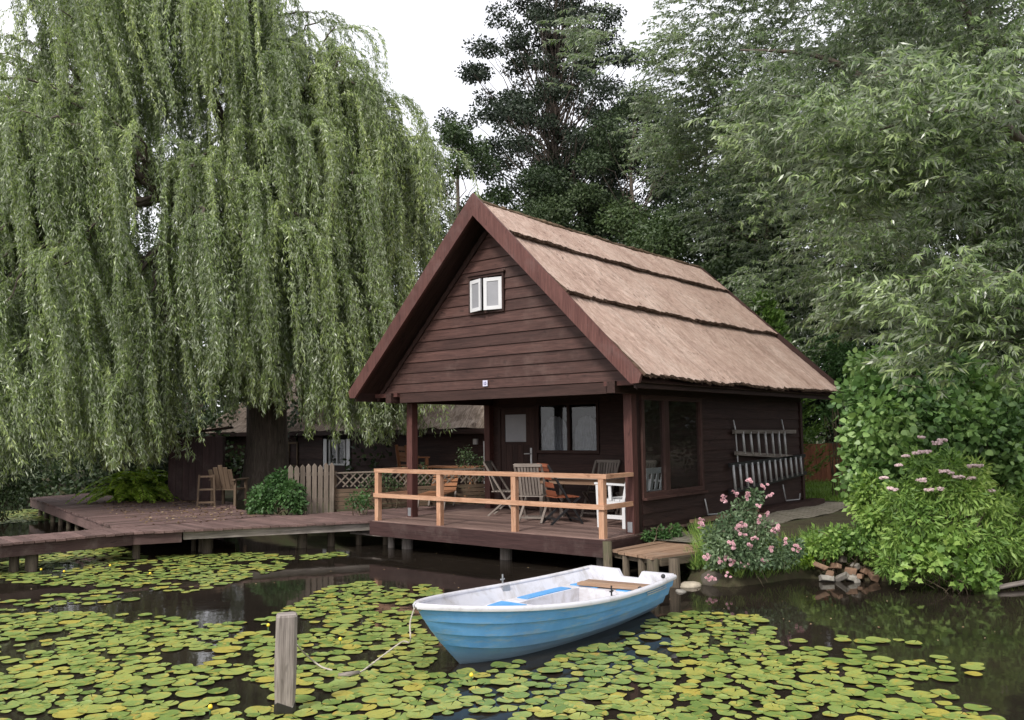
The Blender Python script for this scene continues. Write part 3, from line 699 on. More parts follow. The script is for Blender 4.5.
# ------------------------------------------------------------------ furniture on the porch
def slat_back(mb, cx, w, p0, p1, n, th=.014):
    """n upright slats between two points of a leaning back (local y,z)"""
    for k in range(n):
        x = -w / 2 + w * (k + .5) / n; mb.beam((x, p0[0], p0[1]), (x, p1[0], p1[1]), w / n * .72, th, (0, 1, 0))
def folding_chair(label, loc, rz, group, back='slats', frame='teak', slat='teak'):
    """local: the sitter faces +y"""
    c = thing('folding_chair', label, 'chair', loc, rz, group)
    mb = MB()
    for k in range(7): mb.beam((-.22, -.2 + k * .062, .44), (.22, -.2 + k * .062, .44), .05, .016, (0, 0, 1))
    mb.build('seat', M_[slat], c, world=False)
    mb = MB(); p0, p1 = (-.20, .46), (-.36, .96)
    if back == 'slats': slat_back(mb, 0, .38, p0, p1, 7)
    else:
        for k in range(4):
            f = .08 + k * .27; y = p0[0] + (p1[0] - p0[0]) * f; z = p0[1] + (p1[1] - p0[1]) * f
            mb.beam((-.21, y, z), (.21, y, z), .014, .085, (0, -.3, 1))
    mb.beam((-.23, p1[0], p1[1]), (.23, p1[0], p1[1]), .022, .055, (0, 0, 1)); mb.build('backrest', M_[slat], c, world=False)
    for sx in (-1, 1):
        w = .030
        mb = MB(); mb.beam((sx * .235, .24, .0), (sx * .235, p1[0], p1[1] + .01), w, w * 1.3, (1, 0, 0)); mb.build('leg', M_[frame], c, world=False)
        mb = MB(); mb.beam((sx * .20, -.30, .0), (sx * .20, .22, .44), w, w * 1.3, (1, 0, 0)); mb.build('leg', M_[frame], c, world=False)
    mb = MB(); mb.beam((-.20, -.2, .085), (.20, -.2, .085), .022, .03); mb.build('stretcher', M_[frame], c, world=False)
    mb = MB(); mb.beam((-.23, .19, .07), (.23, .19, .07), .022, .03); mb.build('stretcher', M_[frame], c, world=False)
    return c
GC = 'folding chairs round the porch table'
folding_chair('grey slatted folding chair nearest the door, seen from behind', (-1.02, 1.98, 0.002), -1.15, GC)
folding_chair('grey slatted folding chair with pale crossed legs, right beside the red chair', (.12, 1.35, 0.002), .35, GC)
folding_chair('red slatted folding chair with a black metal frame', (.66, 1.42, 0.002), -.55, GC, 'cross', 'black_metal', 'redwood')
folding_chair('grey folding chair behind the table, its back under the window edge', (.55, 2.66, 0.002), math.pi + .1, GC)
folding_chair('grey folding chair behind the table, its back next to the porch post', (1.25, 2.68, 0.002), math.pi - .1, GC)
tb = thing('garden_table', 'grey wooden porch table between the red chair and white bench', 'table', (.62, 2.02, 0.002), .0)
mb = MB()
for k in range(8): mb.box((-.75, -.40 + k * .1 + .004, .715), (.75, -.40 + k * .1 + .096, .745))
mb.build('table_top', M_['teak'], tb, world=False)
mb = MB(); mb.box((-.68, -.34, .62), (.68, -.315, .712)); mb.box((-.68, .315, .62), (.68, .34, .712)); mb.box((-.68, -.312, .62), (-.655, .312, .712)); mb.box((.655, -.312, .62), (.68, .312, .712)); mb.build('apron', M_['gang'], tb, world=False)
for sx in (-1, 1):
    for sy in (-1, 1):
        mb = MB(); mb.beam((sx * .63, sy * .29, 0), (sx * .63, sy * .29, .714), .07, .07); mb.build('leg', M_['teak'], tb, world=False)
# white bench facing -x; local: sitter faces +y, seat along x
bn = thing('garden_bench', 'white painted wooden bench with arms beside the right-hand porch post', 'bench', (1.72, 1.86, 0.002), math.pi / 2)
mb = MB()
for k in range(5): mb.box((-.58, -.22 + k * .095, .415), (.58, -.22 + k * .095 + .085, .44))
mb.box((-.56, .232, .34), (.56, .256, .412)); mb.box((-.56, -.235, .34), (.56, -.212, .412)); mb.build('seat', M_['white'], bn, world=False)
mb = MB(); mb.beam((-.60, -.31, .86), (.60, -.31, .86), .035, .09, (0, 0, 1)); mb.beam((-.57, -.255, .52), (.57, -.255, .52), .03, .06, (0, 0, 1))
for k in range(7):
    x = -.48 + k * .16; mb.beam((x, -.256, .55), (x, -.305, .82), .075, .018, (0, 1, 0))
mb.build('backrest', M_['white'], bn, world=False)
for sx in (-1, 1):
    x = sx * .61
    mb = MB(); mb.beam((x, .23, 0), (x, .25, .66), .055, .055); mb.build('leg', M_['white'], bn, world=False)
    mb = MB(); mb.beam((x, -.23, 0), (x, -.23, .42), .055, .055); mb.beam((x, -.23, .42), (x, -.33, .88), .055, .05); mb.build('leg', M_['white'], bn, world=False)
    mb = MB(); mb.beam((x, -.28, .67), (x, .30, .685), .07, .03, (0, 0, 1)); mb.beam((x, -.22, .38), (x, .22, .38), .03, .07); mb.beam((x, -.2, .17), (x, .2, .17), .03, .06)
    mb.beam((x, .02, .42), (x, .03, .665), .03, .05); mb.build('armrest', M_['white'], bn, world=False)

# orange deck chair on the landing to the left of the porch
dc = thing('deck_chair', 'low orange wooden lounger with grey legs on the landing left of the porch', 'lounger', (-3.45, 2.65, -.02), .55)
mb = MB()
for k in range(9): mb.beam((-.28, -.62 + k * .13, .30), (.28, -.62 + k * .13, .30), .105, .02, (0, 0, 1))
mb.build('seat', M_['orange_wood'], dc, world=False)
mb = MB(); 
for k in range(4): mb.beam((-.28, .62 + k * .09, .34 + k * .09), (.28, .62 + k * .09, .34 + k * .09), .095, .02, (0, -1, 1))
mb.build('backrest', M_['orange_wood'], dc, world=False)
for sx in (-1, 1):
    for y in (-.5, .5):
        mb = MB(); mb.beam((sx * .27, y - .12, 0), (sx * .27, y + .1, .29), .035, .04); mb.build('leg', M_['teak'], dc, world=False)
# ------------------------------------------------------------------ walkway and landing on the left
def boards_between(mb, A0, A1, B0, B1, n, z, th=.035, gap=.006, jit=.004, over=0.0):
    """n boards laid from edge A (A0->A1) to edge B (B0->B1)"""
    A0, A1, B0, B1 = [np.array(q, float) for q in (A0, A1, B0, B1)]
    for k in range(n):
        f0 = (k + .0) / n; f1 = (k + 1.0) / n
        a0 = A0 + (A1 - A0) * f0; a1 = A0 + (A1 - A0) * f1; b0 = B0 + (B1 - B0) * f0; b1 = B0 + (B1 - B0) * f1
        s = unit(a1 - a0) * gap; zz = z + random.uniform(-jit, jit); e = unit(a0 - b0) * (over + random.uniform(-.012, .012))
        top = [a0 + s + e, b0 + s, b1 - s, a1 - s + e]
        V = [(p[0], p[1], zz - th) for p in top] + [(p[0], p[1], zz) for p in top]
        d = unit(b0 - a0); G = [(q[0] * d[0] + q[1] * d[1] + k * 7.3, q[0] * -d[1] + q[1] * d[0] + k * 3.1, q[2]) for q in V]
        mb.put(V, [(3, 2, 1, 0), (4, 5, 6, 7), (0, 1, 5, 4), (1, 2, 6, 5), (2, 3, 7, 6), (3, 0, 4, 7)], None, G)
jet = thing('walkway', 'narrow brown board walkway running from the left edge of the pond to the boathouse porch', 'walkway', (-4.4, -2, -.5))
mb = MB()
F0, F1, F2 = (-5.30, -9.0), (-4.62, -3.2), (-2.52, .36); B0_, B1_, B2_ = (-6.45, -9.0), (-5.52, -3.0), (-4.80, .40)
boards_between(mb, F0, F1, B0_, B1_, 40, -.03, over=.03); boards_between(mb, F1, F2, B1_, B2_, 27, -.032, over=.03)
boards_between(mb, (-2.50, .42), (-2.50, 3.8), (-4.78, .42), (-3.7, 3.8), 24, -.034)
mb.build('deck', M_['jetty'], jet)
def fascia(mb, P, Q, z0, z1, th=.035, inset=.03):
    P = np.array(P, float); Q = np.array(Q, float); d = unit(Q - P); nrm = np.array([-d[1], d[0]]) * inset
    mb.beam((P[0] + nrm[0], P[1] + nrm[1], (z0 + z1) / 2), (Q[0] + nrm[0], Q[1] + nrm[1], (z0 + z1) / 2), th, z1 - z0)
mb = MB(); fascia(mb, F0, F1, -.24, -.07); fascia(mb, F1, (-4.27, -2.55), -.24, -.07); mb.build('edge_board', M_['jetty_side'], jet)
mb = MB(); fascia(mb, (-4.26, -2.53), F2, -.20, -.07, inset=.05); mb.build('edge_board', M_['oldwood'], jet)
mb = MB(); fascia(mb, B0_, B1_, -.24, -.07, inset=-.05); fascia(mb, B1_, (-5.2, -1), -.24, -.07, inset=-.05); mb.build('edge_board', M_['jetty_side'], jet)
for (x, y, r, lean) in ((-4.95, -4.62, .085, .0), (-5.13, -4.55, .09, .03), (-5.02, -4.82, .07, -.03), (-4.55, -1.95, .085, .05), (-4.95, -1.6, .05, 0), (-5.0, -1.9, .045, 0), (-4.75, -1.9, .05, 0), (-3.75, -.55, .085, .05), (-3.42, -.12, .07, 0), (-3.15, .30, .06, 0), (-2.75, .6, .06, 0), (-4.9, -3.0, .06, 0)):
    mb = MB(); mb.tube([(x, y, -1.2), (x + lean, y, -.6), (x + lean * 1.4, y, -.075)], [r, r * 1.02, r * .95], 9, noise=.1); mb.build('pile', M_['pile'], jet, True)
plat = thing('landing_platform', 'wide reddish brown boarded platform on short posts beneath the weeping willow', 'platform', (-11, 0, -.5))
mb = MB(); boards_between(mb, (-15.0, -.68), (-5.54, -3.02), (-15.4, 1.6), (-5.0, -.1), 78, -.026, over=.02); mb.build('deck', M_['jetty'], plat)
mb = MB(); boards_between(mb, (-15.35, 1.62), (-7.0, .24), (-15.4, 2.2), (-8.5, 1.2), 50, -.027); mb.build('deck', M_['jetty'], plat)
mb = MB(); fascia(mb, (-15.0, -.68), (-5.60, -3.0), -.26, -.064); mb.build('edge_board', M_['jetty'], plat)
mb = MB(); fascia(mb, (-15.4, 1.6), (-15.0, -.68), -.26, -.064); mb.build('edge_board', M_['jetty'], plat)
for k in range(9):
    x = -14.6 + k * .95; y = -.60 - (x + 15) * .247 + .12
    mb = MB(); mb.tube([(x, y, -1.2), (x + random.uniform(-.03, .03), y, -.07)], [.06, .055], 8, noise=.08); mb.build('pile', M_['pile'], plat, True)
n = 900; fx = RG.uniform(-13, -5.0, n); fy = -.2 - (fx + 15) * .247 + RG.random(n) ** .7 * 2.4; ok = fy > -.6 - (fx + 15) * .247
P = np.stack([fx, fy, np.full(n, -.018)], -1)[ok]; D = RG.normal(size=P.shape); D[:, 2] = .12 * np.abs(D[:, 2])
tag(leaves('fallen_leaves', P, D, RG.uniform(.03, .08, len(P)), .035, M_['litter'], shape='diamond', up=.9), 'scattered dry brown leaves lying over the willow platform', 'leaves', kind='stuff')

pk = thing('mooring_plank', 'low weathered plank on a stub post just above the water at the porch corner', 'plank', (-2.6, .35, -.5))
mb = MB(); mb.beam((-3.28, .30, -.285), (-1.90, .42, -.30), .22, .035); mb.build('board', M_['oldwood'], pk)
mb = MB(); mb.tube([(-2.35, .36, -1.1), (-2.35, .36, -.31)], .06, 8); mb.build('post', M_['oldwood'], pk, True)

# fences behind the walkway
gate = thing('picket_fence', 'pale grey weathered picket panel beside the round bush', 'fence', (-4.95, .75, -.1))
for k in range(8):
    x = -5.10 + k * .035; y = .22 + k * .118; h = .93 + random.uniform(-.03, .03)
    mb = MB(); d = unit(np.array([.28, .94]))
    w = .088; c = np.array([x, y]); a, b = c - d * w / 2, c + d * w / 2; nn = np.array([d[1], -d[0]]) * .011
    poly = [(-w / 2, -.06), (w / 2, -.06), (w / 2, h - .05), (0, h), (-w / 2, h - .05)]
    V = [(c[0] + d[0] * q + nn[0], c[1] + d[1] * q + nn[1], r) for q, r in poly] + [(c[0] + d[0] * q - nn[0], c[1] + d[1] * q - nn[1], r) for q, r in poly]
    o3 = random.random() * 30
    mb.put(V, [(0, 1, 2, 3, 4), (9, 8, 7, 6, 5)] + [(i, i + 5, (i + 1) % 5 + 5, (i + 1) % 5) for i in range(5)], None, [(v[2] + o3, v[0] * .3 + v[1], v[0]) for v in V])
    mb.build('picket', M_['fence'], gate)
for z in (.2, .72):
    mb = MB(); mb.beam((-5.15, .20, z), (-4.89, 1.07, z), .03, .07); mb.build('fence_rail', M_['fence'], gate)
lf = thing('board_fence', 'brown horizontal board fence topped with diagonal lattice', 'fence', (-3.9, 2.9, -.1))
A, Bq = np.array([-4.90, 1.16]), np.array([-2.72, 5.3])
def lerp2(f, z, off=0.0):
    d = unit(Bq - A); n_ = np.array([d[1], -d[0]]) * off; p = A + (Bq - A) * f + n_; return (p[0], p[1], z)
for k in range(5):
    mb = MB(); z = .02 + k * .085; mb.beam(lerp2(0, z), lerp2(1, z), .02, .072, (0, 0, 1)); mb.build('board', M_['fence_brown'], lf)
mb = MB(); dz = .27; Lf = np.linalg.norm(Bq - A); m = int(Lf / .16)
for k in range(-1, m):
    f0, f1 = k * .16 / Lf, (k * .16 + dz) / Lf
    if f0 < 0 or f1 > 1: continue
    mb.beam(lerp2(f0, .435, .006), lerp2(f1, .435 + dz, .006), .008, .028, (0, 0, 1)); mb.beam(lerp2(f1, .435, -.006), lerp2(f0, .435 + dz, -.006), .008, .028, (0, 0, 1))
mb.build('lattice', M_['fence'], lf)
mb = MB(); mb.beam(lerp2(0, .725), lerp2(1, .725), .05, .03); mb.build('top_rail', M_['fence'], lf)
for f in (.0, .33, .66, 1.0):
    mb = MB(); mb.beam(lerp2(f, -.2, -.045), lerp2(f, .76, -.045), .07, .07); mb.build('post', M_['fence_brown'], lf)

# ------------------------------------------------------------------ thatched cottage beyond
cot = thing('thatched_cottage', 'low dark cottage with mottled thatched roof behind the porch and willow', 'cottage', (-10, 8, 0))
cx0, cx1, cy0, cy1 = -17.5, -4.95, 6.0, 10.5; ez = 1.62; rz_ = 3.6
WX = (-11.35, -10.15)
mb = MB(); zz = -.1
while zz < ez - .02:
    for a, b in (((cx0, WX[0] - .05), (WX[1] + .05, cx1)) if zz > .55 and zz < 1.40 else ((cx0, cx1),)): clap_x(mb, a, b, a, b, zz, zz + .185, cy0)
    clap_y(mb, cy0, cy1, zz, zz + .185, cx1, 1); zz += .18
mb.build('wall', M_['plank_dark'], cot)
mb = MB(); mb.box((cx0, cy0 + .1, -.1), (cx1 - .1, cy0 + .14, ez + .05)); mb.build('dark_wall_sheet', M_['dark_in'], cot)  # dark sheet in place of the unlit cottage interior
mb = MB(); ov = .30; nx, nsx = 60, 16
def roof_face(mb, e0, e1, r0, r1, n=60, m=18):
    e0, e1, r0, r1 = map(np.array, (e0, e1, r0, r1)); P = np.zeros((n, m, 3)); G = np.zeros((n, m, 3))
    for i in range(n):
        for j in range(m):
            u, v = i / (n - 1), j / (m - 1)
            p = (e0 + (e1 - e0) * u) * (1 - v) + (r0 + (r1 - r0) * u) * v
            P[i, j] = p + RG.normal(size=3) * .018; G[i, j] = (v * 1.6, u * np.linalg.norm(e1 - e0) * .35, 0)
    mb.grid(P, G)
E0, E1 = (cx0 - ov, cy0 - ov, ez), (cx1 + ov * .6, cy0 - ov, ez); Rr0, Rr1 = (cx0 + 1, (cy0 + cy1) / 2, rz_), (cx1 - .95, (cy0 + cy1) / 2, rz_)
K1, K0 = (cx1 + ov * .6, cy1 + ov, ez), (cx0 - ov, cy1 + ov, ez)
roof_face(mb, E0, E1, Rr0, Rr1); roof_face(mb, E1, K1, Rr1, Rr1); roof_face(mb, K1, K0, Rr1, Rr0); roof_face(mb, K0, E0, Rr0, Rr0)
mb.grid([[E0, E1], [K0, K1]]); rf = mb.build('roof', M_['thatch_old'], cot)
mb = MB(); mb.box((cx0 - ov, cy0 - ov - .01, ez - .13), (cx1 + ov * .6, cy0 - ov + .03, ez - .012)); mb.build('eaves_board', M_['plank_dark'], rf)
mb = MB(); frame_y(mb, WX[0] + .27, WX[1] - .20, .62, 1.36, cy0 - .05, cy0 + .02, .05, (-10.72,)); cw = mb.build('window', M_['white'], cot)
mb = MB(); mb.box((WX[0] + .31, cy0 - .01, .66), (WX[1] - .24, cy0, 1.32)); mb.build('pane', M_['glass'], cw)
for x in (WX[0] + .03, WX[1] - .13):
    mb = MB(); mb.box((x, cy0 - .06, .50), (x + .15, cy0 - .038, 1.38)); mb.build('shutter', M_['alu'], cw)
mb = MB(); mb.box((-5.02, cy0 - .09, .0), (-4.90, cy0 - .036, 1.30)); mb.build('corner_board', M_['white'], cot)
mb = MB(); mb.box((-5.36, cy0 - .10, 1.22), (-5.24, cy0 - .036, 1.36)); mb.build('wall_lamp', M_['alu'], cot)
mb = MB(); frame_y(mb, -13.5, -12.55, .55, 1.30, cy0 - .06, cy0 - .036, .06, (-13.0,)); mb.build('window', M_['fence_brown'], cot)

def garden_bench(label, loc, rz, w, mat, cat='bench', name='garden_bench'):
    b = thing(name, label, cat, loc, rz)
    mb = MB()
    for k in range(4): mb.beam((-w / 2, -.2 + k * .12, .43), (w / 2, -.2 + k * .12, .43), .10, .025)
    mb.build('seat', M_[mat], b, world=False)
    mb = MB()
    for k in range(3): mb.beam((-w / 2, -.24 - k * .03, .58 + k * .14), (w / 2, -.24 - k * .03, .58 + k * .14), .022, .10)
    mb.build('backrest', M_[mat], b, world=False)
    for sx in (-1, 1):
        mb = MB(); mb.beam((sx * (w / 2 - .04), .2, 0), (sx * (w / 2 - .04), .2, .62), .07, .07); mb.build('leg', M_[mat], b, world=False)
        mb = MB(); mb.beam((sx * (w / 2 - .04), -.2, 0), (sx * (w / 2 - .04), -.33, .95), .07, .07); mb.build('leg', M_[mat], b, world=False)
        mb = MB(); mb.beam((sx * (w / 2 - .04), -.26, .64), (sx * (w / 2 - .04), .27, .64), .08, .03); mb.build('armrest', M_[mat], b, world=False)
    return b
garden_bench('orange brown wooden armchair in front of the dark cottage wall', (-6.55, 5.0, .28), -.5, 1.0, 'orange_wood', 'armchair', 'garden_armchair')
gt = thing('picnic_table', 'low orange brown wooden table in front of the cottage, right of the armchair', 'table', (-5.15, 5.0, .0), .2)
mb = MB()
for k in range(5): mb.beam((-.75, -.28 + k * .14, .70), (.75, -.28 + k * .14, .70), .13, .035)
mb.build('table_top', M_['orange_wood'], gt, world=False)
for sx in (-1, 1):
    mb = MB(); mb.beam((sx * .5, -.35, 0), (sx * .5, .25, .68), .08, .05, (1, 0, 0)); mb.build('leg', M_['orange_wood'], gt, world=False)
    mb = MB(); mb.beam((sx * .5, .35, 0), (sx * .5, -.25, .68), .08, .05, (1, 0, 0)); mb.build('leg', M_['orange_wood'], gt, world=False)

# rustic seats and little shed by the trunk
def rustic(label, loc, rz, w=.55):
    b = thing('rustic_armchair', label, 'armchair', loc, rz)
    mb = MB()
    for k in range(4): mb.beam((-w / 2, -.2 + k * .12, .38), (w / 2, -.2 + k * .12, .38), .11, .03)
    mb.build('seat', M_['fence_brown'], b, world=False)
    mb = MB()
    for k in range(5):
        x = -w / 2 + w * (k + .5) / 5; mb.beam((x, -.22, .40), (x * 1.05, -.42, .92 - .05 * abs(k - 2)), w / 5 * .9, .022, (0, 1, 0))
    mb.build('backrest', M_['fence_brown'], b, world=False)
    for sx in (-1, 1):
        for y in (-.24, .24):
            mb = MB(); mb.beam((sx * w / 2, y, 0), (sx * w / 2, y, .58), .05, .05); mb.build('leg', M_['fence_brown'], b, world=False)
        mb = MB(); mb.beam((sx * w / 2, -.33, .595), (sx * w / 2, .32, .595), .09, .03); mb.build('armrest', M_['fence_brown'], b, world=False)
p = onz(229, 506, -.05); rustic('old slatted wooden armchair with a tall back, beside the willow trunk', p, .5)
p = onz(206, 508, -.05); st = thing('garden_trestle', 'thin wooden trestle stand at the left of the old armchair', 'stand', p, .9)
mb = MB()
for sx in (-1, 1):
    mb.beam((sx * .18, 0, 0), (sx * .15, 0, .72), .04, .04)
for z in (.12, .4, .68): mb.beam((-.17, 0, z), (.17, 0, z), .03, .04)
mb.build('frame', M_['fence_brown'], st, world=False)
p = far(194, 500, 21.6); sh = thing('garden_shed', 'small plum brown boarded shed half hidden under the willow', 'shed', (p[0], p[1], -.1), -.6)
mb = MB()
for k in range(10): mb.box((-.75 + k * .15, -.55, 0), (-.755 + (k + 1) * .15, -.52, 1.60))
for k in range(8): mb.box((.74, -.52 + k * .15, 0), (.77, -.525 + (k + 1) * .15, 1.60))
mb.box((-.74, -.51, 0), (.735, .7, 1.59)); mb.build('wall', M_['fascia'], sh, world=False)
mb = MB(); mb.prism([(-.62, 1.62), (.9, 1.80), (.9, 1.85), (-.62, 1.66)], 0, -.8, .8); mb.build('roof', M_['plank_dark'], sh, world=False)

# red-brown fence by the lawn
p = far(812, 466, 24.5); rfn = thing('garden_fence', 'red brown upright board fence at the back of the lawn', 'fence', (p[0], p[1], ground_z(p[0], p[1]) - .02), .69)
for k in range(14):
    mb = MB(); x = -.95 + k * .135; mb.box((x, -.012, 0), (x + .128, .012, 1.12 + random.uniform(-.015, .015))); mb.build('board', M_['redfence'], rfn, world=False)
for z in (.25, .85):
    mb = MB(); mb.box((-.95, .014, z), (.94, .05, z + .08)); mb.build('fence_rail', M_['redfence'], rfn, world=False)

# ------------------------------------------------------------------ rowing boat
BL = 3.40
boat = thing('rowing_boat', 'small blue and white rowing boat moored at the gangway among lily pads', 'boat', (3.87, -1.73, WATER), -math.pi / 2 + .012)
def bg(u): return .42 - .14 * u + .31 * u * u
def bk(u): return -.10 + .10 * max(0, (u - .75) / .25) ** 2 + .05 * (1 - u) ** 3
def bb(u): return (.56 + .09 * math.sin(min(u, .38) / .38 * math.pi / 2)) if u < .38 else .65 * max(0, 1 - ((u - .38) / .62) ** 2.3) ** .78
def shp(t): return t ** .37
def bpt(u, t, s, off=0.0):
    x = u * (BL - .52 * (1 - t) ** 1.25 * u)
    y = max(0, bb(u) * shp(t) * (1 if t > 0 else 0) + off * min(1, bb(u) / .2)); return (x, s * y, bk(u) + (bg(u) - bk(u)) * t)
def u_of(x, z):
    u = min(1.0, x / BL)
    for _ in range(12):
        t = np.clip((z - bk(u)) / (bg(u) - bk(u)), 0, 1); u = min(1.0, x / (BL - .52 * (1 - t) ** 1.25 * u))
    return u, t
def b_in(x, z):
    u, t = u_of(x, z); return max(.0, bb(u) * shp(t) - .035)
def in_pt(u, z, s):
    t = np.clip((z - bk(u)) / (bg(u) - bk(u)), 0, 1); return (u * (BL - .52 * (1 - t) ** 1.25 * u) - .03 * u, s * max(0, bb(u) * shp(t) - .035), z)
us = [0, .03, .08] + list(np.linspace(.13, .8, 18)) + [.84, .88, .91, .94, .96, .975, .985, .993, 1.0]
tl = [(0, 0), (.03, .0), (.08, 0), (.16, 0), (.26, 0), (.36, 0), (.3601, .028), (.46, .014), (.56, 0), (.5601, .028), (.66, .014), (.76, 0), (.7601, .028), (.88, .014), (.985, 0)]
mb = MB()
for s in (-1, 1):
    mb.grid([[bpt(u, t, s, o) for t, o in tl] for u in us], flip=(s > 0))
hull = mb.build('hull', M_['hull_blue'], boat, False, world=False)
for s in (-1, 1):          # three pale stripes near the stern
    mb = MB()
    for k in range(3):
        t0 = .80 + k * .058; P = []
        for u in np.linspace(.055 + .012 * k, .20 + .012 * k, 8): P.append([bpt(u, t0 + .11 * (u - .1), s, .031), bpt(u, t0 + .026 + .11 * (u - .1), s, .031)])
        mb.grid(P)
    mb.build('stripe', M_['hull_white'], hull, world=False)
mb = MB()      # white moulded inside
for s in (-1, 1):
    P = []
    for u in [q for q in us if q < .965]:
        row = []
        for z in (.05, .09, .16, .24, .32): 
            row.append(in_pt(u, z, s))
        x = u * BL; row.append((x, s * max(0, bb(u) - .02), bg(u) - .004)); P.append(row)
    mb.grid(P, flip=(s < 0))
P = [[in_pt(u, .05, -1), in_pt(u, .05, 0), in_pt(u, .05, 1)] for u in us if u < .9]; mb.grid(P)
mb.build('inner_shell', M_['hull_white'], boat, True, world=False)
def seatbox(mb, x0, x1, y0f, y1f, z, zb, m=10):
    xs = np.linspace(x0, x1, m); top = [[(x, y0f(x), z), (x, y1f(x), z)] for x in xs]; mb.grid(top)
    for e in (0, -1):
        lim_ = lambda q, zz: math.copysign(min(abs(q), b_in(xs[e], zz)), q)
        mb.grid([[(xs[e], lim_(y0f(xs[e]) + (y1f(xs[e]) - y0f(xs[e])) * f, zz), zz) for f in (0, .33, .67, 1)] for zz in np.linspace(z, zb, 6)])
    for yf in (y0f, y1f):
        if getattr(yf, 'hull', False): continue
        mb.grid([[(x, yf(x), z), (x, yf(x), zb)] for x in xs])
ZS = .285
def wall_y(s):
    f = lambda x: s * (b_in(x, ZS) + .012)
    f.hull = True; return f
mb = MB()
seatbox(mb, 1.66, 2.00, wall_y(-1), wall_y(1), ZS + .012, .05)                    # forward thwart
for s in (-1, 1): seatbox(mb, .55, 1.66, (lambda x, s=s: s * (b_in(x, ZS) - .20)), wall_y(s), ZS, .05)
seatbox(mb, .03, .56, wall_y(-1), wall_y(1), ZS + .004, .05)
seatbox(mb, 2.0, 2.5, lambda x: -.10, lambda x: .10, .16, .05)
seat = mb.build('seat', M_['hull_white'], boat, False, world=False)
for s in (-1, 1):
    mb = MB(); seatbox(mb, 1.70, 1.96, (lambda x, s=s: s * (b_in(x, ZS) - .035)), (lambda x, s=s: s * .17), ZS + .018, ZS)
    mb.build('seat_pad', M_['pad_blue'], seat, world=False)
    mb = MB(); seatbox(mb, .66, 1.42, (lambda x, s=s: s * (b_in(x, ZS) - .03)), (lambda x, s=s: s * (b_in(x, ZS) - .17)), ZS + .008, ZS - .01)
    mb.build('seat_pad', M_['pad_blue'], seat, world=False)
    mb = MB(); seatbox(mb, .10, .50, (lambda x, s=s: s * (b_in(x, ZS) - .03)), (lambda x, s=s: s * .12), ZS + .012, ZS)
    mb.build('seat_pad', M_['pad_blue'], seat, world=False)
mb = MB()      # gunwale
prof = [(.024, -.030), (.030, -.006), (.018, .013), (-.014, .014), (-.030, .003), (-.030, -.016), (.024, -.030)]
for s in (-1, 1):
    C = np.array([(u * BL, s * bb(u), bg(u)) for u in us]); T = np.gradient(C, axis=0); T[:, 2] = 0; T = unit(T)
    Nn = np.stack([-T[:, 1] * s * -1, T[:, 0] * s * 1 * 0 + T[:, 0] * s, 0 * T[:, 0]], -1); Nn = np.stack([-T[:, 1] * s, T[:, 0] * s, 0 * T[:, 0]], -1)
    mb.grid([[C[i] + Nn[i] * a + np.array([0, 0, b]) for a, b in prof] for i in range(len(us))], flip=(s < 0))
mb.ball((BL - .012, 0, bg(1) - .008), .034, 10, 6, sq=(1.1, 1, .7))
mb.build('gunwale', M_['hull_white'], boat, True, world=False)
mb = MB()      # transom with motor notch
pts = [(-s * 0, 0) for s in (0,)]; pts = []
for t in (.03, .1, .2, .36, .56, .76, 1.0): q = bpt(0, t, 1); pts.append((q[1], q[2]))
g0 = bg(0) + .02; top = [(.54, g0), (.17, g0 - .005), (.12, g0 - .085), (-.10, g0 - .085), (-.15, g0 - .005), (-.54, g0)]
poly = pts[:-1] + [(pts[-1][0], pts[-1][1] - .01)] + top + [(-a, b) for a, b in ([(pts[-1][0], pts[-1][1] - .01)] + pts[:-1][::-1])]
mb.prism(poly, 0, -.022, .028); mb.build('transom', M_['hull_white'], boat, world=False)
mb = MB()
for k in range(2): mb.beam((.34 + k * .135, -.37, ZS + .035), (.22 + k * .135, .50, ZS + .035), .128, .028)
mb.build('loose_board', M_['gang'], boat, world=False)
for s, x in ((1, 1.42), (-1, 1.50)):
    mb = MB(); u = x / BL; y = s * (bb(u) - .005); z = bg(u) + .02
    mb.tube([(x, y, z - .01), (x, y, z + .09)], .009, 6); mb.tube([(x - .03, y, z + .04), (x, y, z + .03), (x + .03, y, z + .04)], .008, 5)
    mb.box((x - .06, y - s * .045 - .008, z - .10), (x + .06, y - s * .045 + .008, z - .02)); mb.build('rowlock', M_['black_metal'] if s > 0 else M_['metal'], boat, world=False)
for x, y, z in ((.22, .545, bg(.06) + .03), (.95, .18, .16), (.52, .43, ZS + .06)):
    mb = MB(); mb.ball((x, y, z), .025, 8, 6); mb.build('cleat', M_['black_metal'], boat, world=False)
mb = MB(); mb.tube([(BL - .02, .03 * math.sin(a), bg(1) - .02 + .03 * math.cos(a)) for a in np.linspace(0, 6.3, 12)], .006, 5); mb.build('bow_ring', M_['metal'], boat, world=False)

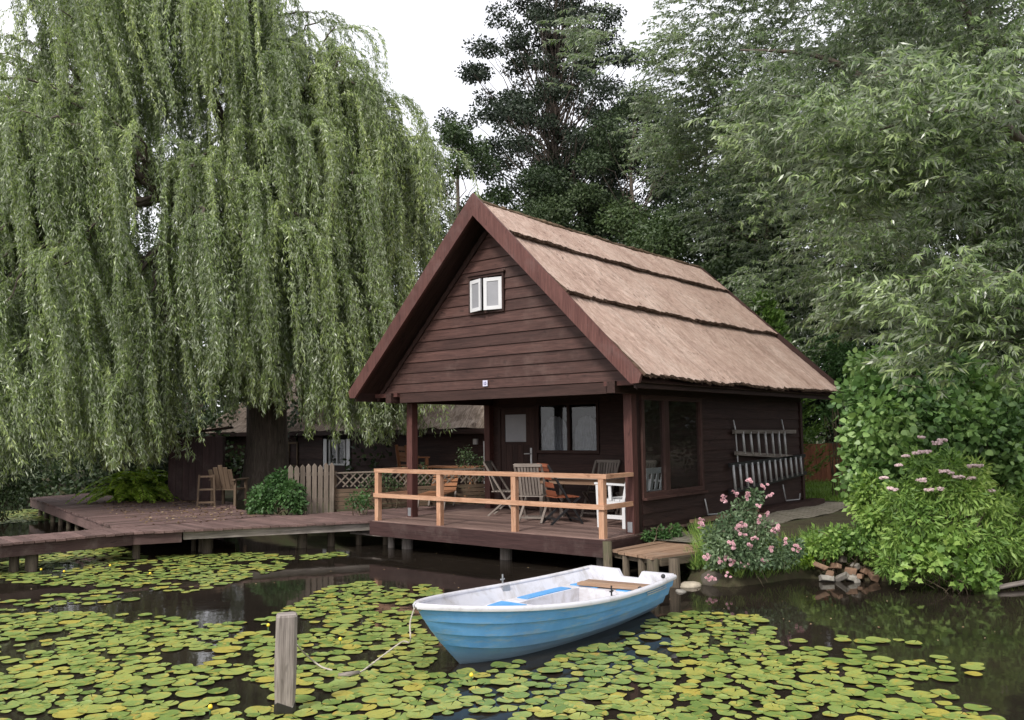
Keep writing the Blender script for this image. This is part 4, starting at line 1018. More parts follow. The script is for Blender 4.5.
# mooring post and rope
mp = thing('mooring_post', 'weathered grey square post standing in the lily pads in front of the boat', 'post', (3.76, -6.33, WATER), .95)
def post_sec(z, w): return [(-w, -w * .72, z), (-w * .72, -w, z), (w * .72, -w, z), (w, -w * .72, z), (w, w * .72, z), (w * .72, w, z), (-w * .72, w, z), (-w, w * .72, z)]
mb = MB(); P = []
for z, w, dx in ((-.8, .072, 0), (0, .074, 0), (.06, .071, 0), (.16, .073, .0), (.35, .078, .004), (.55, .076, .006), (.685, .074, .008), (.70, .066, .008)):
    ring = [(x + dx + RG.normal() * .0015, y + RG.normal() * .0015, zz) for x, y, zz in post_sec(z, w)]; P.append(ring + [ring[0]])
G = [[(q[2] + 3, math.atan2(q[1], q[0]) * .07 + 5, 0) for q in r_] for r_ in P]
mb.grid(P, G, tint=.6); mb.put([q for q in P[-1][:-1]], [tuple(range(8))], .7)
mb.build('shaft', M_['oldwood'], mp, world=False)
mb = MB(); P = []
for z, w in ((-.3, .0765), (.02, .0775), (.07, .0745), (.075, .070)):
    ring = [(x, y, z + .025 * math.sin(i * 2.3)) for i, (x, y, _) in enumerate(post_sec(z, w))]; P.append(ring + [ring[0]])
mb.grid(P, tint=.3); mb.build('wet_band', mat_plain('wet_algae', (.018, .016, .012), .35, .3, 20), mp, world=False)
def onw(x, y, z=WATER + .015): return onz(x, y, z)
bow = np.array([3.915, -5.17, .07])
def smooth_path(P, n=10):
    P = np.asarray(P, float); Q = []
    for i in range(len(P) - 1):
        p0, p1, p2, p3 = P[max(i - 1, 0)], P[i], P[i + 1], P[min(i + 2, len(P) - 1)]
        for t in np.linspace(0, 1, n, endpoint=False): Q.append(.5 * ((2 * p1) + (-p0 + p2) * t + (2 * p0 - 5 * p1 + 4 * p2 - p3) * t * t + (-p0 + 3 * p1 - 3 * p2 + p3) * t ** 3))
    return np.array(Q + [P[-1]])
def twist_rope(name, label, pts, r=.0075):
    pts = smooth_path(pts); mb = MB()
    for ph in (0, 2.09, 4.18):
        Q = pts + r * .55 * np.stack([np.cos(np.arange(len(pts)) * 1.3 + ph), np.sin(np.arange(len(pts)) * 1.3 + ph) * .6, np.sin(np.arange(len(pts)) * 1.3 + ph)], -1); mb.tube(Q, r * .62, 6)
    return tag(mb.build(name, M_['rope'], None, True), label, 'rope')
twist_rope('mooring_rope', 'pale rope hanging from the bow and running down into the lily pads', [bow, bow + [-.02, -.03, -.12], bow + [.0, -.05, -.26], onw(402, 642, -.30), onw(385, 654, -.40), onw(364, 670), onw(358, 673)])
twist_rope('mooring_rope', 'dark short rope from the old post sinking among the lily pads', [onz(297, 645, -.12), onz(303, 652, -.30), onz(312, 660, -.44), onw(322, 667), onw(332, 670)], .007)
mb = MB(); mb.tube([onw(339, 675), onw(349, 674, WATER + .03), onw(359, 672, WATER + .025)], [.014, .02, .016], 7, noise=.2); tag(mb.build('floating_stick', M_['oldwood'], None, True), 'short grey wooden stick floating where the bow rope meets the water', 'stick')

# ------------------------------------------------------------------ gangway on the right
gw_ = thing('gangway', 'short tan plank gangway on rough posts behind the boat stern', 'gangway', (3.1, .5, -.5))
mb = MB(); boards_between(mb, (2.58, -.12), (3.38, -.40), (2.66, 1.75), (3.85, 1.35), 6, -.12, .035, .006, .006); mb.build('deck', M_['gang'], gw_)
mb = MB(); mb.beam((2.60, -.02, -.185), (3.40, -.28, -.185), .07, .09); mb.beam((2.66, 1.5, -.185), (3.75, 1.1, -.185), .07, .09); mb.beam((3.41, -.25, -.20), (3.86, 1.3, -.20), .05, .10); mb.build('bearer', M_['pile'], gw_)
for x, y, r, top in ((2.55, -.17, .065, .0), (2.82, -.14, .05, -.16), (3.12, -.22, .055, -.16), (3.33, -.30, .085, -.15), (3.60, -.22, .075, -.14), (2.8, 1.2, .06, -.2), (3.6, .9, .06, -.2)):
    mb = MB(); mb.tube([(x, y, -1.2), (x + .01, y, -.6), (x, y, top)], [r, r * 1.03, r * .95], 9, noise=.12); mb.build('pile', M_['pile'], gw_, True)

def rock(name, label, cat, c, r, sq, mat, seed=0, group=None, flat=False, n=10, m=7, jit=.10):
    mb = MB(); mb.ball((0, 0, 0), r, n, m, jit=jit, sq=sq); o = mb.build(name, M_[mat], None, not flat); o.location = c; o.rotation_euler = (random.uniform(-.2, .2), random.uniform(-.2, .2), random.uniform(0, 3)); return tag(o, label, cat, group)
rock('boulder', 'tan flat stone at the waterline beneath the gangway', 'stone', (3.74, -.08, -.50), .14, (1.2, .8, .45), 'stone_pale')
rock('boulder', 'larger grey brown boulder behind the tan stone under the gangway', 'stone', (3.90, .30, -.47), .18, (1.1, 1, .8), 'stone_dark')
rock('boulder', 'small wet stone lying in the water before the tan stone', 'stone', (3.82, -.45, -.51), .09, (1.2, .8, .4), 'stone')
# heap of bricks and rubble at the water's edge
cands = [(822, 568), (833, 560), (846, 562), (829, 576), (841, 577), (852, 572), (858, 568), (866, 572), (872, 576), (838, 568), (848, 578), (860, 577), (825, 578), (854, 579)]
for i, (px, py) in enumerate(cands):
    p = onz(px, 581, -.5) + np.array([0, 0, (580 - py) * .0134 + .02]); p[:2] -= TH[:2] * (.012 * (580 - py) + RG.random() * .05 - .10)
    mb = MB(); w, h, l = .105 * random.uniform(.7, 1.1), .085 * random.uniform(.7, 1.1), .18 * random.uniform(.55, 1.1)
    V = [np.array([sx * l / 2, sy * w / 2, sz * h / 2]) * (1 + .16 * RG.normal(size=3)) for sz in (-1, 1) for sx, sy in ((-1, -1), (1, -1), (1, 1), (-1, 1))]
    mb.put(V, [(3, 2, 1, 0), (4, 5, 6, 7), (0, 1, 5, 4), (1, 2, 6, 5), (2, 3, 7, 6), (3, 0, 4, 7)])
    top = (i == 1)
    o = mb.build('brick', M_['brick'] if top else M_[random.choice(['brick_brown', 'stone', 'stone', 'stone_dark', 'brick_brown'])]); o.location = p; o.rotation_euler = (random.uniform(-.5, .5), random.uniform(-.5, .5), random.uniform(0, 3))
    bv = o.modifiers.new('bevel', 'BEVEL'); bv.width = .012; bv.segments = 2
    tag(o, 'orange red brick on top of the rubble heap at the water edge' if top else 'dull broken brick or stone in the rubble heap at the water edge', 'brick', 'bricks heaped at the water edge')
mb = MB(); a = onz(995, 588, -.46); b = far(1060, 578, 11.0); b[2] = -.44; mb.tube([a, (a + b) / 2 + [0, 0, .015], b], [.028, .032, .03], 8, noise=.1); tag(mb.build('shore_log', M_['oldwood'], None, True), 'thin pale log lying along the waterline at the far right', 'log')
# ------------------------------------------------------------------ trees
def curve_pts(p0, p1, sag, n=9, wob=.0, up=None):
    p0 = np.asarray(p0, float); p1 = np.asarray(p1, float); t = np.linspace(0, 1, n)[:, None]
    mid = (p0 + p1) / 2 + np.array([0, 0, sag]); P = (1 - t) ** 2 * p0 + 2 * (1 - t) * t * mid + t ** 2 * p1
    if wob: P[1:-1] += RG.normal(size=(n - 2, 3)) * wob
    return P

def weeping_willow():
    Tb = far(265, 490, 22.0); Tb[2] = ground_z(Tb[0], Tb[1]) - .1
    tree = thing('weeping_willow', 'huge weeping willow with long trailing branches over the brown platform', 'tree', Tb)
    W = lambda a, b, z: Tb + RH * a + TH * b + np.array([0, 0, z])
    mb = MB()
    zt = np.array([0, .25, .8, 1.6, 2.6, 3.6, 4.6]); rt = np.array([.78, .64, .56, .52, .49, .50, .46])
    P = np.array([W(.05 * math.sin(z), 0, z) for z in zt]); mb.tube(P, rt, 18, noise=.05)
    forks = []
    for (a, b, z, r) in ((-3.2, .4, 9.0, .30), (.8, .3, 9.5, .32), (-1.2, -1.5, 11.0, .28), (2.2, .6, 8.0, .22), (-4.5, 1.6, 6.8, .2), (-1.8, 2.4, 7.2, .2), (-2.2, .2, 13.5, .22)):
        Q = curve_pts(W(0, 0, 3.9), W(a, b, z), .9, 10, .08); mb.tube(Q, np.linspace(r, r * .45, 10), 9, noise=.05); forks += list(Q[4:])
    forks = np.array(forks)
    ell = [((-3.1, 0, 9.5), (5.1, 4.0, 6.8), 190), ((.9, .2, 10.2), (1.6, 2.0, 2.6), 26), ((2.2, 0, 7.6), (1.9, 2.8, 4.0), 50), ((-2.4, 2.2, 6.2), (4.4, 3.0, 4.4), 62), ((-5.0, 1.6, 4.6), (2.4, 2.4, 4.4), 46), ((1.0, 1.6, 5.6), (2.6, 2.2, 4.0), 38), ((-4.4, 3.0, 3.9), (2.8, 1.7, 2.2), 60), ((-2.1, 3.7, 2.7), (1.2, .9, .8), 14), ((1.7, 1.8, 3.6), (2.6, 1.8, 1.3), 70)]
    hx = [-8, -6.4, -5.2, -4.2, -2.9, -2.3, -1.6, -.9, -.3, .4, 1.4, 2.4, 3.2, 4.4]; hz = [.3, .15, .1, .6, 1.1, .45, .5, 1.3, 1.8, 2.0, 1.2, .9, 1.2, 2.2]
    Pl, Dl, Tl = [], [], []
    for c, r, nb in ell:
        for k in range(nb):
            while True:
                d = RG.normal(size=3); d /= np.linalg.norm(d)
                if d[2] > -.25 and (d[1] > -.15 or RG.random() < .5): break
            e = np.array(c) + np.array(r) * d * RG.uniform(.66, 1.10)
            E = W(*e); i = np.argmin(np.linalg.norm(forks - E, axis=1)); S = forks[i]
            L = np.linalg.norm(E - S); bough = curve_pts(S, E, .35 + .15 * L, 14, .05)
            mb.tube(bough, np.linspace(min(.09, .03 + L * .012), .012, 14), 5)
            tone = RG.normal() * .17 + (.03 if e[1] > 1.5 else -.02); tilt = RG.uniform(0, .09) + (RG.uniform(.04, .22) if e[0] < -2.2 and e[1] > .3 else 0)  # front boughs tinted lighter, painting lit and dark into the leaves
            out2 = E - W(-1, 0, 0); out2[2] = 0; out2 = out2 / (np.linalg.norm(out2) + 1e-6)
            bunch = RG.uniform(3.4, 6.8) if e[1] > 1.7 else RG.uniform(2.4, 5.4); back = e[1] < -1.0; rope_left = 0
            for q in range(RG.integers(18, 30)):
                if rope_left == 0:
                    rope_left = RG.integers(3, 6); rf_ = 1 - RG.random() ** 1.7 * .45; rh = RG.normal(size=3) * .55; rhh = RG.uniform(.15, .8); rL = RG.uniform(.5, 1.05); rtone = RG.normal() * .17; rw = (RG.uniform(1.2, 2.4), RG.uniform(0, 6)); rhem = RG.random() ** 1.4 * 1.5  # rope tone paints lit and dark ropes into the leaf colour
                rope_left -= 1
                f = min(1, rf_ + RG.normal() * .012); p0 = bough[0] * 0 + np.array([np.interp(f * 13, np.arange(14), bough[:, m]) for m in range(3)])
                hd = out2 + rh + RG.normal(size=3) * .09; hd[2] = 0; h = rhh * RG.uniform(.85, 1.15)
                Ls = bunch * rL * RG.uniform(.75, 1.08)
                a_here = float((p0 - Tb) @ RH); hem = np.interp(a_here, hx, hz) + rhem * (.5 if a_here < -1 else .65)
                Ls = min(Ls, (p0[2] - Tb[2]) - hem + .2)
                if Ls < .5: continue
                m = int(Ls / (.024 if not back else .042)); s = np.sort(RG.uniform(0, Ls, m))
                ex = 1 - np.exp(-s / .55); wig = np.sin(s * rw[0] + rw[1]) * .06 + np.sin(s * 3 + q) * .015
                pos = p0 + hd * (h * ex)[:, None] + RH * (tilt * s ** 1.25 + wig)[:, None]
                pos[:, 2] += .22 * ex - (s - .45 * ex) * .985
                tang = np.stack([RH * tilt] * m) + hd * (h * np.exp(-s / .55) / .55)[:, None]; tang[:, 2] -= 1
                Pl.append(pos + RG.normal(size=(m, 3)) * .022); Dl.append(unit(tang) * 1.0 + RG.normal(size=(m, 3)) * .42)
                Tl.append(np.clip(.5 + tone + rtone + RG.normal() * .05 + RG.normal(size=m) * .19, 0, 1))
    mb.build('trunk', M_['bark'], tree, True)
    P = np.concatenate(Pl); n = len(P)
    leaves('crown', P, np.concatenate(Dl), RG.uniform(.085, .145, n), RG.uniform(.019, .030, n), M_['willow'], tree, 'lance', np.concatenate(Tl), up=.2)
weeping_willow()

def clump_cloud(C, R, n, flat=.6, shell=.5):
    """n leaf base points spread through clumps with centres C and radii R"""
    C = np.asarray(C); R = np.asarray(R); w = R ** 2; idx = RG.choice(len(C), n, p=w / w.sum())
    d = rand_dirs(n); rr = RG.random(n) ** shell
    off = d * (rr * R[idx])[:, None]; off[:, 2] *= flat
    return C[idx] + off, d, idx
def broadleaf(name, label, base, z0, z1, rad, nclump, nleaf, leafL, mat, seed, prof, airy=.25, flat=.55, group=None, trunk_r=.22, cluster=(.22, .36), lean=(0, 0), leafW=.6):
    global RG
    RG = np.random.default_rng(seed)
    t = thing(name, label, 'tree', base, 0, group); base = np.asarray(base, float)
    C, R = [], []
    for k in range(nclump):
        h = (k + RG.random()) / nclump; z = z0 + (z1 - z0) * h; rmax = rad * prof(h)
        an = RG.uniform(0, 2 * math.pi); q = rmax * (RG.random() ** airy)
        C.append(base + [math.cos(an) * q + lean[0] * h, math.sin(an) * q + lean[1] * h, z]); R.append(rad * RG.uniform(*cluster) * (.55 + .45 * prof(h)))
    C = np.array(C); R = np.array(R)
    mb = MB(); top = base + [lean[0], lean[1], z1 - .3]; n = 14; tt = np.linspace(0, 1, n)[:, None]
    tr = base + (top - base) * tt + RG.normal(size=(n, 3)) * [.08, .08, 0]; tr[0, 2] -= .3
    mb.tube(tr, np.linspace(trunk_r, .03, n) + .10 * trunk_r * np.exp(-np.arange(n)), 9, noise=.06)
    for c in C[::1]:
        hz = np.clip((c[2] - base[2]) / (z1 - .3) - .12 - .1 * RG.random(), .08, .97); p = np.array([np.interp(hz, tt[:, 0], tr[:, m]) for m in range(3)])
        mb.tube(curve_pts(p, c, -.1 + RG.normal() * .5, 7, .10), np.linspace(trunk_r * .16 * (1.1 - hz) + .015, .008, 7), 5)
    mb.build('trunk', M_['bark'], t, True)
    P, d, idx = clump_cloud(C, R, nleaf, flat); tone = RG.normal(size=nclump) * .14
    D = d + RG.normal(size=d.shape) * .7; D[:, 2] -= .25
    n = len(P); L = RG.uniform(.7, 1.2, n) * leafL
    leaves('crown', P, D, L, L * leafW, M_[mat], t, 'diamond', .5 + tone[idx] + RG.normal(size=n) * .2, up=.5)
    return t
egg = lambda h: max(.12, math.sin(math.pi * min(1, (h * .92 + .10))) ** .6)
tall = lambda h: (.45 + .55 * math.sin(math.pi * (h * .85 + .12))) * (1.0 - .40 * max(0, h - .55) / .45)
def gbase(px, d):
    p = far(px, 440, d); p[2] = float(ground_z(p[0], p[1])) - .1; return p
def ztop(py, d): return 1.5 + (436 - py) / F_PX * d
# tall airy alder standing above the roof
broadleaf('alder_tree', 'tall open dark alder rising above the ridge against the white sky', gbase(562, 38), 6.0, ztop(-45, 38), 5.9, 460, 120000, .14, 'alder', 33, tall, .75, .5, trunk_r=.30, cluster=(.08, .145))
GBG = 'dark trees behind the boathouse'
bg_list = [
    ('wood_edge_tree', 'dark rounded tree between the weeping willow and the alder', 458, 118, 31, 3.4, 30, 30000, 'bgleaf2'),
    ('wood_edge_tree', 'dark bushy tree directly behind the thatched ridge, beneath the alder', 545, 165, 33, 4.2, 34, 36000, 'bgleaf'),
    ('wood_edge_tree', 'dense dark tree right of the alder, above the middle of the ridge', 640, 92, 33, 4.3, 40, 42000, 'bgleaf'),
    ('wood_edge_tree', 'dark tree filling the view between the alder and the pale willow', 618, 108, 37, 4.2, 40, 34000, 'alder'),
    ('wood_edge_tree', 'dark tree above the far end of the ridge, partly behind the pale willow', 715, 120, 30, 4.0, 36, 38000, 'bgleaf2'),
    ('wood_edge_tree', 'dark low tree behind the right end of the thatched roof', 775, 120, 27, 3.8, 34, 36000, 'bgleaf'),
    ('wood_edge_tree', 'dark shaded tree behind the red fence and the hazel bush', 855, 40, 27, 4.2, 40, 40000, 'bgleaf'),
    ('wood_edge_tree', 'shaded tree at the far right behind the pale willow sprays', 985, 20, 24, 4.4, 44, 40000, 'bgleaf'),
    ('wood_edge_tree', 'tall dark tree filling the gaps behind the middle of the pale willow', 925, -60, 30, 4.6, 44, 42000, 'bgleaf'),
    ('wood_edge_tree', 'tree standing past the right edge beyond the dark bush, nearest the hazel', 1190, 120, 23, 3.4, 26, 20000, 'bgleaf2'),
    ('wood_edge_tree', 'tree standing past the right edge beyond the dark bush, taller and farther', 1290, 60, 29, 4.4, 30, 22000, 'bgleaf'),
    ('wood_edge_tree', 'tree standing past the right edge beyond the dark bush, farthest right', 1420, 60, 27, 4.4, 28, 20000, 'bgleaf2'),
    ('wood_edge_tree', 'tree showing in gaps through the left side of the weeping willow', 40, 160, 36, 4.5, 30, 22000, 'bgleaf2'),
    ('wood_edge_tree', 'tree hidden behind the middle of the weeping willow', 190, 130, 38, 5.0, 30, 22000, 'bgleaf2'),
    ('wood_edge_tree', 'tree behind the right side of the weeping willow', 345, 165, 36, 4.6, 30, 24000, 'bgleaf'),
]
for i, (nm, lab, px, py, d, rad, nc, nl, mt) in enumerate(bg_list):
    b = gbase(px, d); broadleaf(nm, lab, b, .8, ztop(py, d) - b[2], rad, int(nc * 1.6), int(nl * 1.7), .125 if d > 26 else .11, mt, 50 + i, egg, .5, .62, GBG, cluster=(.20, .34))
RG = np.random.default_rng(77)
# far wood closing the horizon
C, R = [], []
for k in range(150):
    px = RG.uniform(-450, 1500); d = RG.uniform(46, 70); p = far(px, 440, d); p[2] = RG.uniform(.3, 9.5); C.append(p); R.append(RG.uniform(2.2, 3.8))
P, d, idx = clump_cloud(C, R, 70000, .8); D = d + RG.normal(size=d.shape) * .6
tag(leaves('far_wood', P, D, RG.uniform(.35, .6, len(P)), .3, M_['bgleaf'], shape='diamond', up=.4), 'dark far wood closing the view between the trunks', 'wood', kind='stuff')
# shaded undergrowth
C, R = [], []
for k in range(90):
    px = RG.uniform(380, 1300); d = RG.uniform(21, 34)
    if 770 < px < 860 and d < 30: continue
    p = far(px, 440, d); p[2] = float(ground_z(p[0], p[1])) + RG.uniform(.2, 1.6); C.append(p); R.append(RG.uniform(.8, 1.5))
for k in range(40):
    px = RG.uniform(-160, 300); d = RG.uniform(26, 32); p = far(px, 440, d); p[2] = float(ground_z(p[0], p[1])) + RG.uniform(.2, 2.4); C.append(p); R.append(RG.uniform(1.0, 1.7))
P, d, idx = clump_cloud(C, R, 60000, .8); D = d + RG.normal(size=d.shape) * .6
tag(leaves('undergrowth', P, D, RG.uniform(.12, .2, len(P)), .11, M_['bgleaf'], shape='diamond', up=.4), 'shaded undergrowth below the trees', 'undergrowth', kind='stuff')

# big pale willow on the right
def white_willow():
    global RG
    RG = np.random.default_rng(5)
    Tb = gbase(1175, 14.5); tree = thing('white_willow', 'large grey green willow leaning in from the right over the roof', 'tree', Tb); mb = MB()
    lim = []
    for pts, r in (([(1175, 440, 14.5), (1120, 300, 14.5), (1050, 170, 14.3), (985, 50, 14.0), (940, -40, 13.8)], .26), ([(1120, 300, 14.5), (1040, 150, 14.6), (1000, 40, 14.6), (960, -60, 14.5)], .17), ([(1140, 330, 14.5), (1030, 230, 15.5), (930, 130, 16.5), (830, 60, 17.5), (740, 50, 18)], .17), ([(1120, 330, 14.5), (1000, 330, 16), (900, 240, 18), (830, 170, 19)], .11), ([(1130, 340, 14.4), (1060, 300, 11.5), (1000, 285, 10.2), (960, 260, 9.6)], .075), ([(1060, 190, 14), (1010, 130, 11.5), (950, 110, 10.5), (880, 130, 10.2)], .09)):
        Q = smooth_path([far(*p) for p in pts], 6); mb.tube(Q, np.linspace(r, r * .12, len(Q)), 8, noise=.05); lim += list(Q)
    lim = np.array(lim)
    # foliage masses: centre (px, py, distance), radius m, number of sprays
    mass = [(712, 55, 18, 1.1, 110), (745, 95, 18, 1.3, 130), (705, 120, 18.5, .8, 70), (775, 30, 17, 1.5, 150), (720, 165, 18, 1.3, 100), (760, 215, 17.5, 1.2, 90), (790, 130, 17, 1.7, 150), (800, 270, 17, 1.1, 80), (845, 60, 16, 1.8, 160), (820, 190, 16.5, 1.4, 110), (870, 140, 15.5, 1.6, 130),
            (850, 300, 15.5, 1.1, 80), (900, 40, 15, 1.7, 140), (905, 210, 15, 1.3, 90), (960, 60, 14.5, 1.7, 120), (1010, 40, 13.5, 1.6, 110), (1060, 90, 14, 1.8, 120), (950, 180, 14.5, 1.4, 90), (1010, 190, 15, 1.5, 90), (900, 290, 14.5, 1.0, 70), (960, 270, 15.5, 1.1, 60), (1040, 250, 15, 1.4, 70), (1100, 150, 13, 1.8, 100), (830, -60, 16, 2.0, 120), (940, -70, 14.5, 2.0, 120), (765, -40, 18, 1.4, 90), (1050, -40, 13, 1.8, 90),
            (830, 150, 10.6, .62, 60), (870, 120, 10.3, .55, 55), (920, 125, 10.1, .55, 55), (960, 150, 10, .55, 50), (900, 170, 10.3, .5, 45), (850, 190, 10.8, .5, 40), (990, 110, 9.6, .5, 40), (1020, 95, 8.9, .45, 40), (800, 95, 11.5, .6, 40), (935, 100, 10.4, .4, 30),
            (960, 320, 9.6, .5, 65), (1000, 310, 9.3, .48, 65), (930, 305, 9.8, .38, 45), (1030, 330, 9.2, .45, 50), (985, 345, 9.5, .38, 42), (1010, 280, 9.4, .3, 25), (860, 235, 13, 1.0, 70), (800, 330, 17, .8, 50)]
    Pl, Dl, Tl = [], [], []
    for px, py, d, R, ns in mass:
        if px < 865 and d > 12.3: d += 4.8 if py > 150 else 3.0; R *= 1.2
        c = far(px, py, d); near = d < 12.2
        nsub = 3 if near else 9; subs = RG.normal(size=(nsub, 3)) * R * .62; subs[:, 2] *= .85; stone = RG.normal(size=nsub) * .15
        for q in range(int(ns * (3.3 if not near else 1.9))):
            u_ = RG.integers(nsub); o = subs[u_] + RG.normal(size=3) * R * (.19 if not near else .35); s0 = c + o
            hd = unit(np.array([o[0], o[1], 0]) + RG.normal(size=3) * [.6, .6, 0] * R + TH * .35 * R - RH * .25 * R); L = RG.uniform(.35, .8) * (1 if not near else .62)
            m = int(L / .018); s = np.sort(RG.random(m)) * L; drop = RG.uniform(.15, .8)
            pos = s0 + hd * s[:, None]; pos[:, 2] += .20 * s - drop * s ** 1.7
            tg = np.repeat(hd[None], m, 0).copy(); tg[:, 2] += .20 - drop * 1.7 * s ** .7
            Pl.append(pos); Dl.append(unit(tg) * .8 + RG.normal(size=(m, 3)) * .45 + np.array([0, 0, -.45]))
            Tl.append(.46 + (.16 if near else -.02) + stone[u_] + RG.normal() * .08 + RG.normal(size=m) * .19)
            if q % 6 == 0:
                i = np.argmin(np.linalg.norm(lim - s0, axis=1))
                mb.tube(np.array([pos[0], pos[m // 2], pos[-1]]), [.006, .004, .002], 4)
    mb.build('trunk', M_['bark'], tree, True)
    P = np.concatenate(Pl); n = len(P)
    leaves('crown', P, np.concatenate(Dl), RG.uniform(.085, .15, n), RG.uniform(.021, .034, n), M_['willow2'], tree, 'lance', np.concatenate(Tl), up=.35)
    # bare curved twigs
white_willow()
RG = np.random.default_rng(99)

# ------------------------------------------------------------------ shrubs and plants
def shrub(name, label, cat, base, C, R, nleaf, L, Wf, mat, shape='round', flat=.85, shell=.45, stems=14, up=.55, tonev=.12, stem_r=.012, cup=.0, group=None, droop=.2):
    t = thing(name, label, cat, base, 0, group); base = np.asarray(base, float)
    P, d, idx = clump_cloud(C, R, nleaf, flat, shell); D = d * .9 + RG.normal(size=d.shape) * .55; D[:, 2] -= droop
    keep = P[:, 2] > base[2] + .02; P, D, idx = P[keep], D[keep], idx[keep]; n = len(P)
    tone = RG.normal(size=len(C)) * tonev; LL = RG.uniform(.42, 1.3, n) * L
    mb = MB()
    for k in range(stems):
        c = C[RG.integers(len(C))]; b = base + np.array([RG.normal() * .12, RG.normal() * .12, 0]); mb.tube(curve_pts(b, c + RG.normal(size=3) * .08, .15, 6, .02), np.linspace(stem_r, stem_r * .35, 6), 5)
    mb.build('stem', M_['twig'], t, True)
    leaves('foliage', P, D, LL, LL * Wf, M_[mat], t, shape, .48 + tone[idx] + RG.normal(size=n) * .17, up=up, cup=cup)
    return t
def blob(px, py, d, *more): return far(px, py, d)
# hazel bush with big round leaves
spots = [(862, 440, 12.2, .36), (865, 400, 12.2, .45), (885, 372, 12.4, .45), (920, 365, 12.6, .45), (955, 375, 12.6, .45), (990, 390, 12.4, .5), (880, 430, 11.8, .5), (925, 410, 11.9, .55), (965, 425, 11.8, .5), (1005, 430, 11.8, .5), (1040, 410, 12, .55), (1070, 440, 11.9, .6), (905, 460, 11.8, .5), (870, 470, 12, .4), (1030, 460, 11.6, .5), (862, 385, 12.8, .22), (862, 365, 13, .28), (870, 480, 11.9, .45), (950, 470, 12, .5), (1000, 480, 12, .5)]
C = [far(a, b, d) for a, b, d, r in spots]; R = [s[3] for s in spots]
bz = far(930, 440, 12.3); bz[2] = ground_z(bz[0], bz[1]) - .05
shrub('hazel_bush', 'large leafy bush with big round leaves on the right bank', 'bush', bz, C, R, 13000, .092, .84, 'hazel', 'round', .9, .5, 26, .5, .16, .018, .08)
# waterside plants with dusty pink heads
def flower_head(mb, c, r, n=26, s=.022):
    for q in range(n):
        an = RG.uniform(0, 6.28); rr = r * math.sqrt(RG.random()); p = c + [math.cos(an) * rr, math.sin(an) * rr, RG.uniform(-.25, .25) * r]; mb.ball(p, s * RG.uniform(.6, 1.1), 5, 3, jit=.25, sq=(1, 1, .7))
spots = [(900, 540, 10.9, .22), (920, 520, 10.8, .28), (950, 530, 10.7, .30), (980, 545, 10.6, .28), (1005, 540, 10.7, .25), (905, 500, 11.0, .25), (935, 490, 10.9, .28), (965, 495, 10.8, .28), (990, 505, 10.8, .25), (920, 465, 11.1, .2), (950, 465, 11.0, .2), (975, 475, 10.9, .2), (1015, 515, 10.9, .25), (890, 565, 10.8, .16), (1030, 550, 10.8, .3), (1040, 500, 11, .3)]
C = [far(a, b, d) for a, b, d, r in spots]; R = [s[3] for s in spots]; bz = far(955, 575, 10.75); bz[2] = ground_z(bz[0], bz[1] + .15) - .03
hp_ = shrub('waterside_plant', 'tall narrow leaved waterside plant with dusty pink flower heads', 'plant', bz, C, R, 9500, .105, .26, 'hemp', 'diamond', 1.0, .5, 40, .45, .12, .007, 0, None, .25)
for px, py in ((899, 465), (921, 437), (942, 440), (938, 443), (916, 453), (925, 452), (906, 456), (974, 466), (979, 466), (951, 473), (944, 471), (958, 477), (971, 478), (991, 491), (921, 480), (893, 489), (929, 490), (940, 489), (884, 478)):
    mb = MB(); flower_head(mb, far(px, py, 10.75 + RG.normal() * .05), RG.uniform(.035, .07)); mb.build('flower_head', M_['pink_dusty'], hp_)
mb = MB()
# lobed leaved vine by the water
spots = [(905, 575, 10.5, .14), (930, 560, 10.45, .2), (960, 570, 10.4, .22), (985, 580, 10.4, .15), (945, 545, 10.5, .2), (975, 555, 10.45, .2), (915, 550, 10.55, .16)]
C = [far(a, b, d) for a, b, d, r in spots]; R = [s[3] for s in spots]; bz = far(950, 578, 10.5); bz[2] = WATER - .02
shrub('lobed_leaf_plant', 'low bright green plant with lobed leaves hanging over the water below the pink heads', 'plant', bz, C, R, 700, .095, .95, 'hemp', 'lobed', .9, .5, 8, .65, .08, .006, 0, None, .1)
# mixed green clump between path and waterside plant
spots = [(815, 545, 11.6, .16), (838, 538, 11.6, .2), (860, 540, 11.4, .25), (880, 520, 11.4, .28), (866, 508, 11.7, .25), (870, 490, 11.6, .25), (830, 550, 11.5, .15), (880, 555, 11.2, .2), (872, 485, 12, .22), (880, 468, 12, .2), (815, 535, 12, .12)]
C = [far(a, b, d) for a, b, d, r in spots]; R = [s[3] for s in spots]; bz = far(855, 560, 11.6); bz[2] = ground_z(bz[0], bz[1]) - .02
shrub('nettle_clump', 'mixed green leafy clump above the rubble heap, between path and pink flowered plant', 'plant', bz, C, R, 4800, .075, .55, 'hemp', 'diamond', .9, .5, 24, .5, .16, .007)
spots = [(818, 550, 11.6, .10), (835, 545, 11.6, .12), (808, 560, 11.5, .1), (855, 546, 11.5, .1)]
C = [far(a, b, d) for a, b, d, r in spots]; R = [s[3] * .8 for s in spots]; bz = far(830, 562, 11.5); bz[2] = ground_z(bz[0], bz[1]) - .02
shrub('creeper', 'yellow green creeping plant trailing over the top of the rubble heap', 'plant', bz, C, R, 420, .06, .8, 'fern', 'lobed', .8, .5, 8, .6)
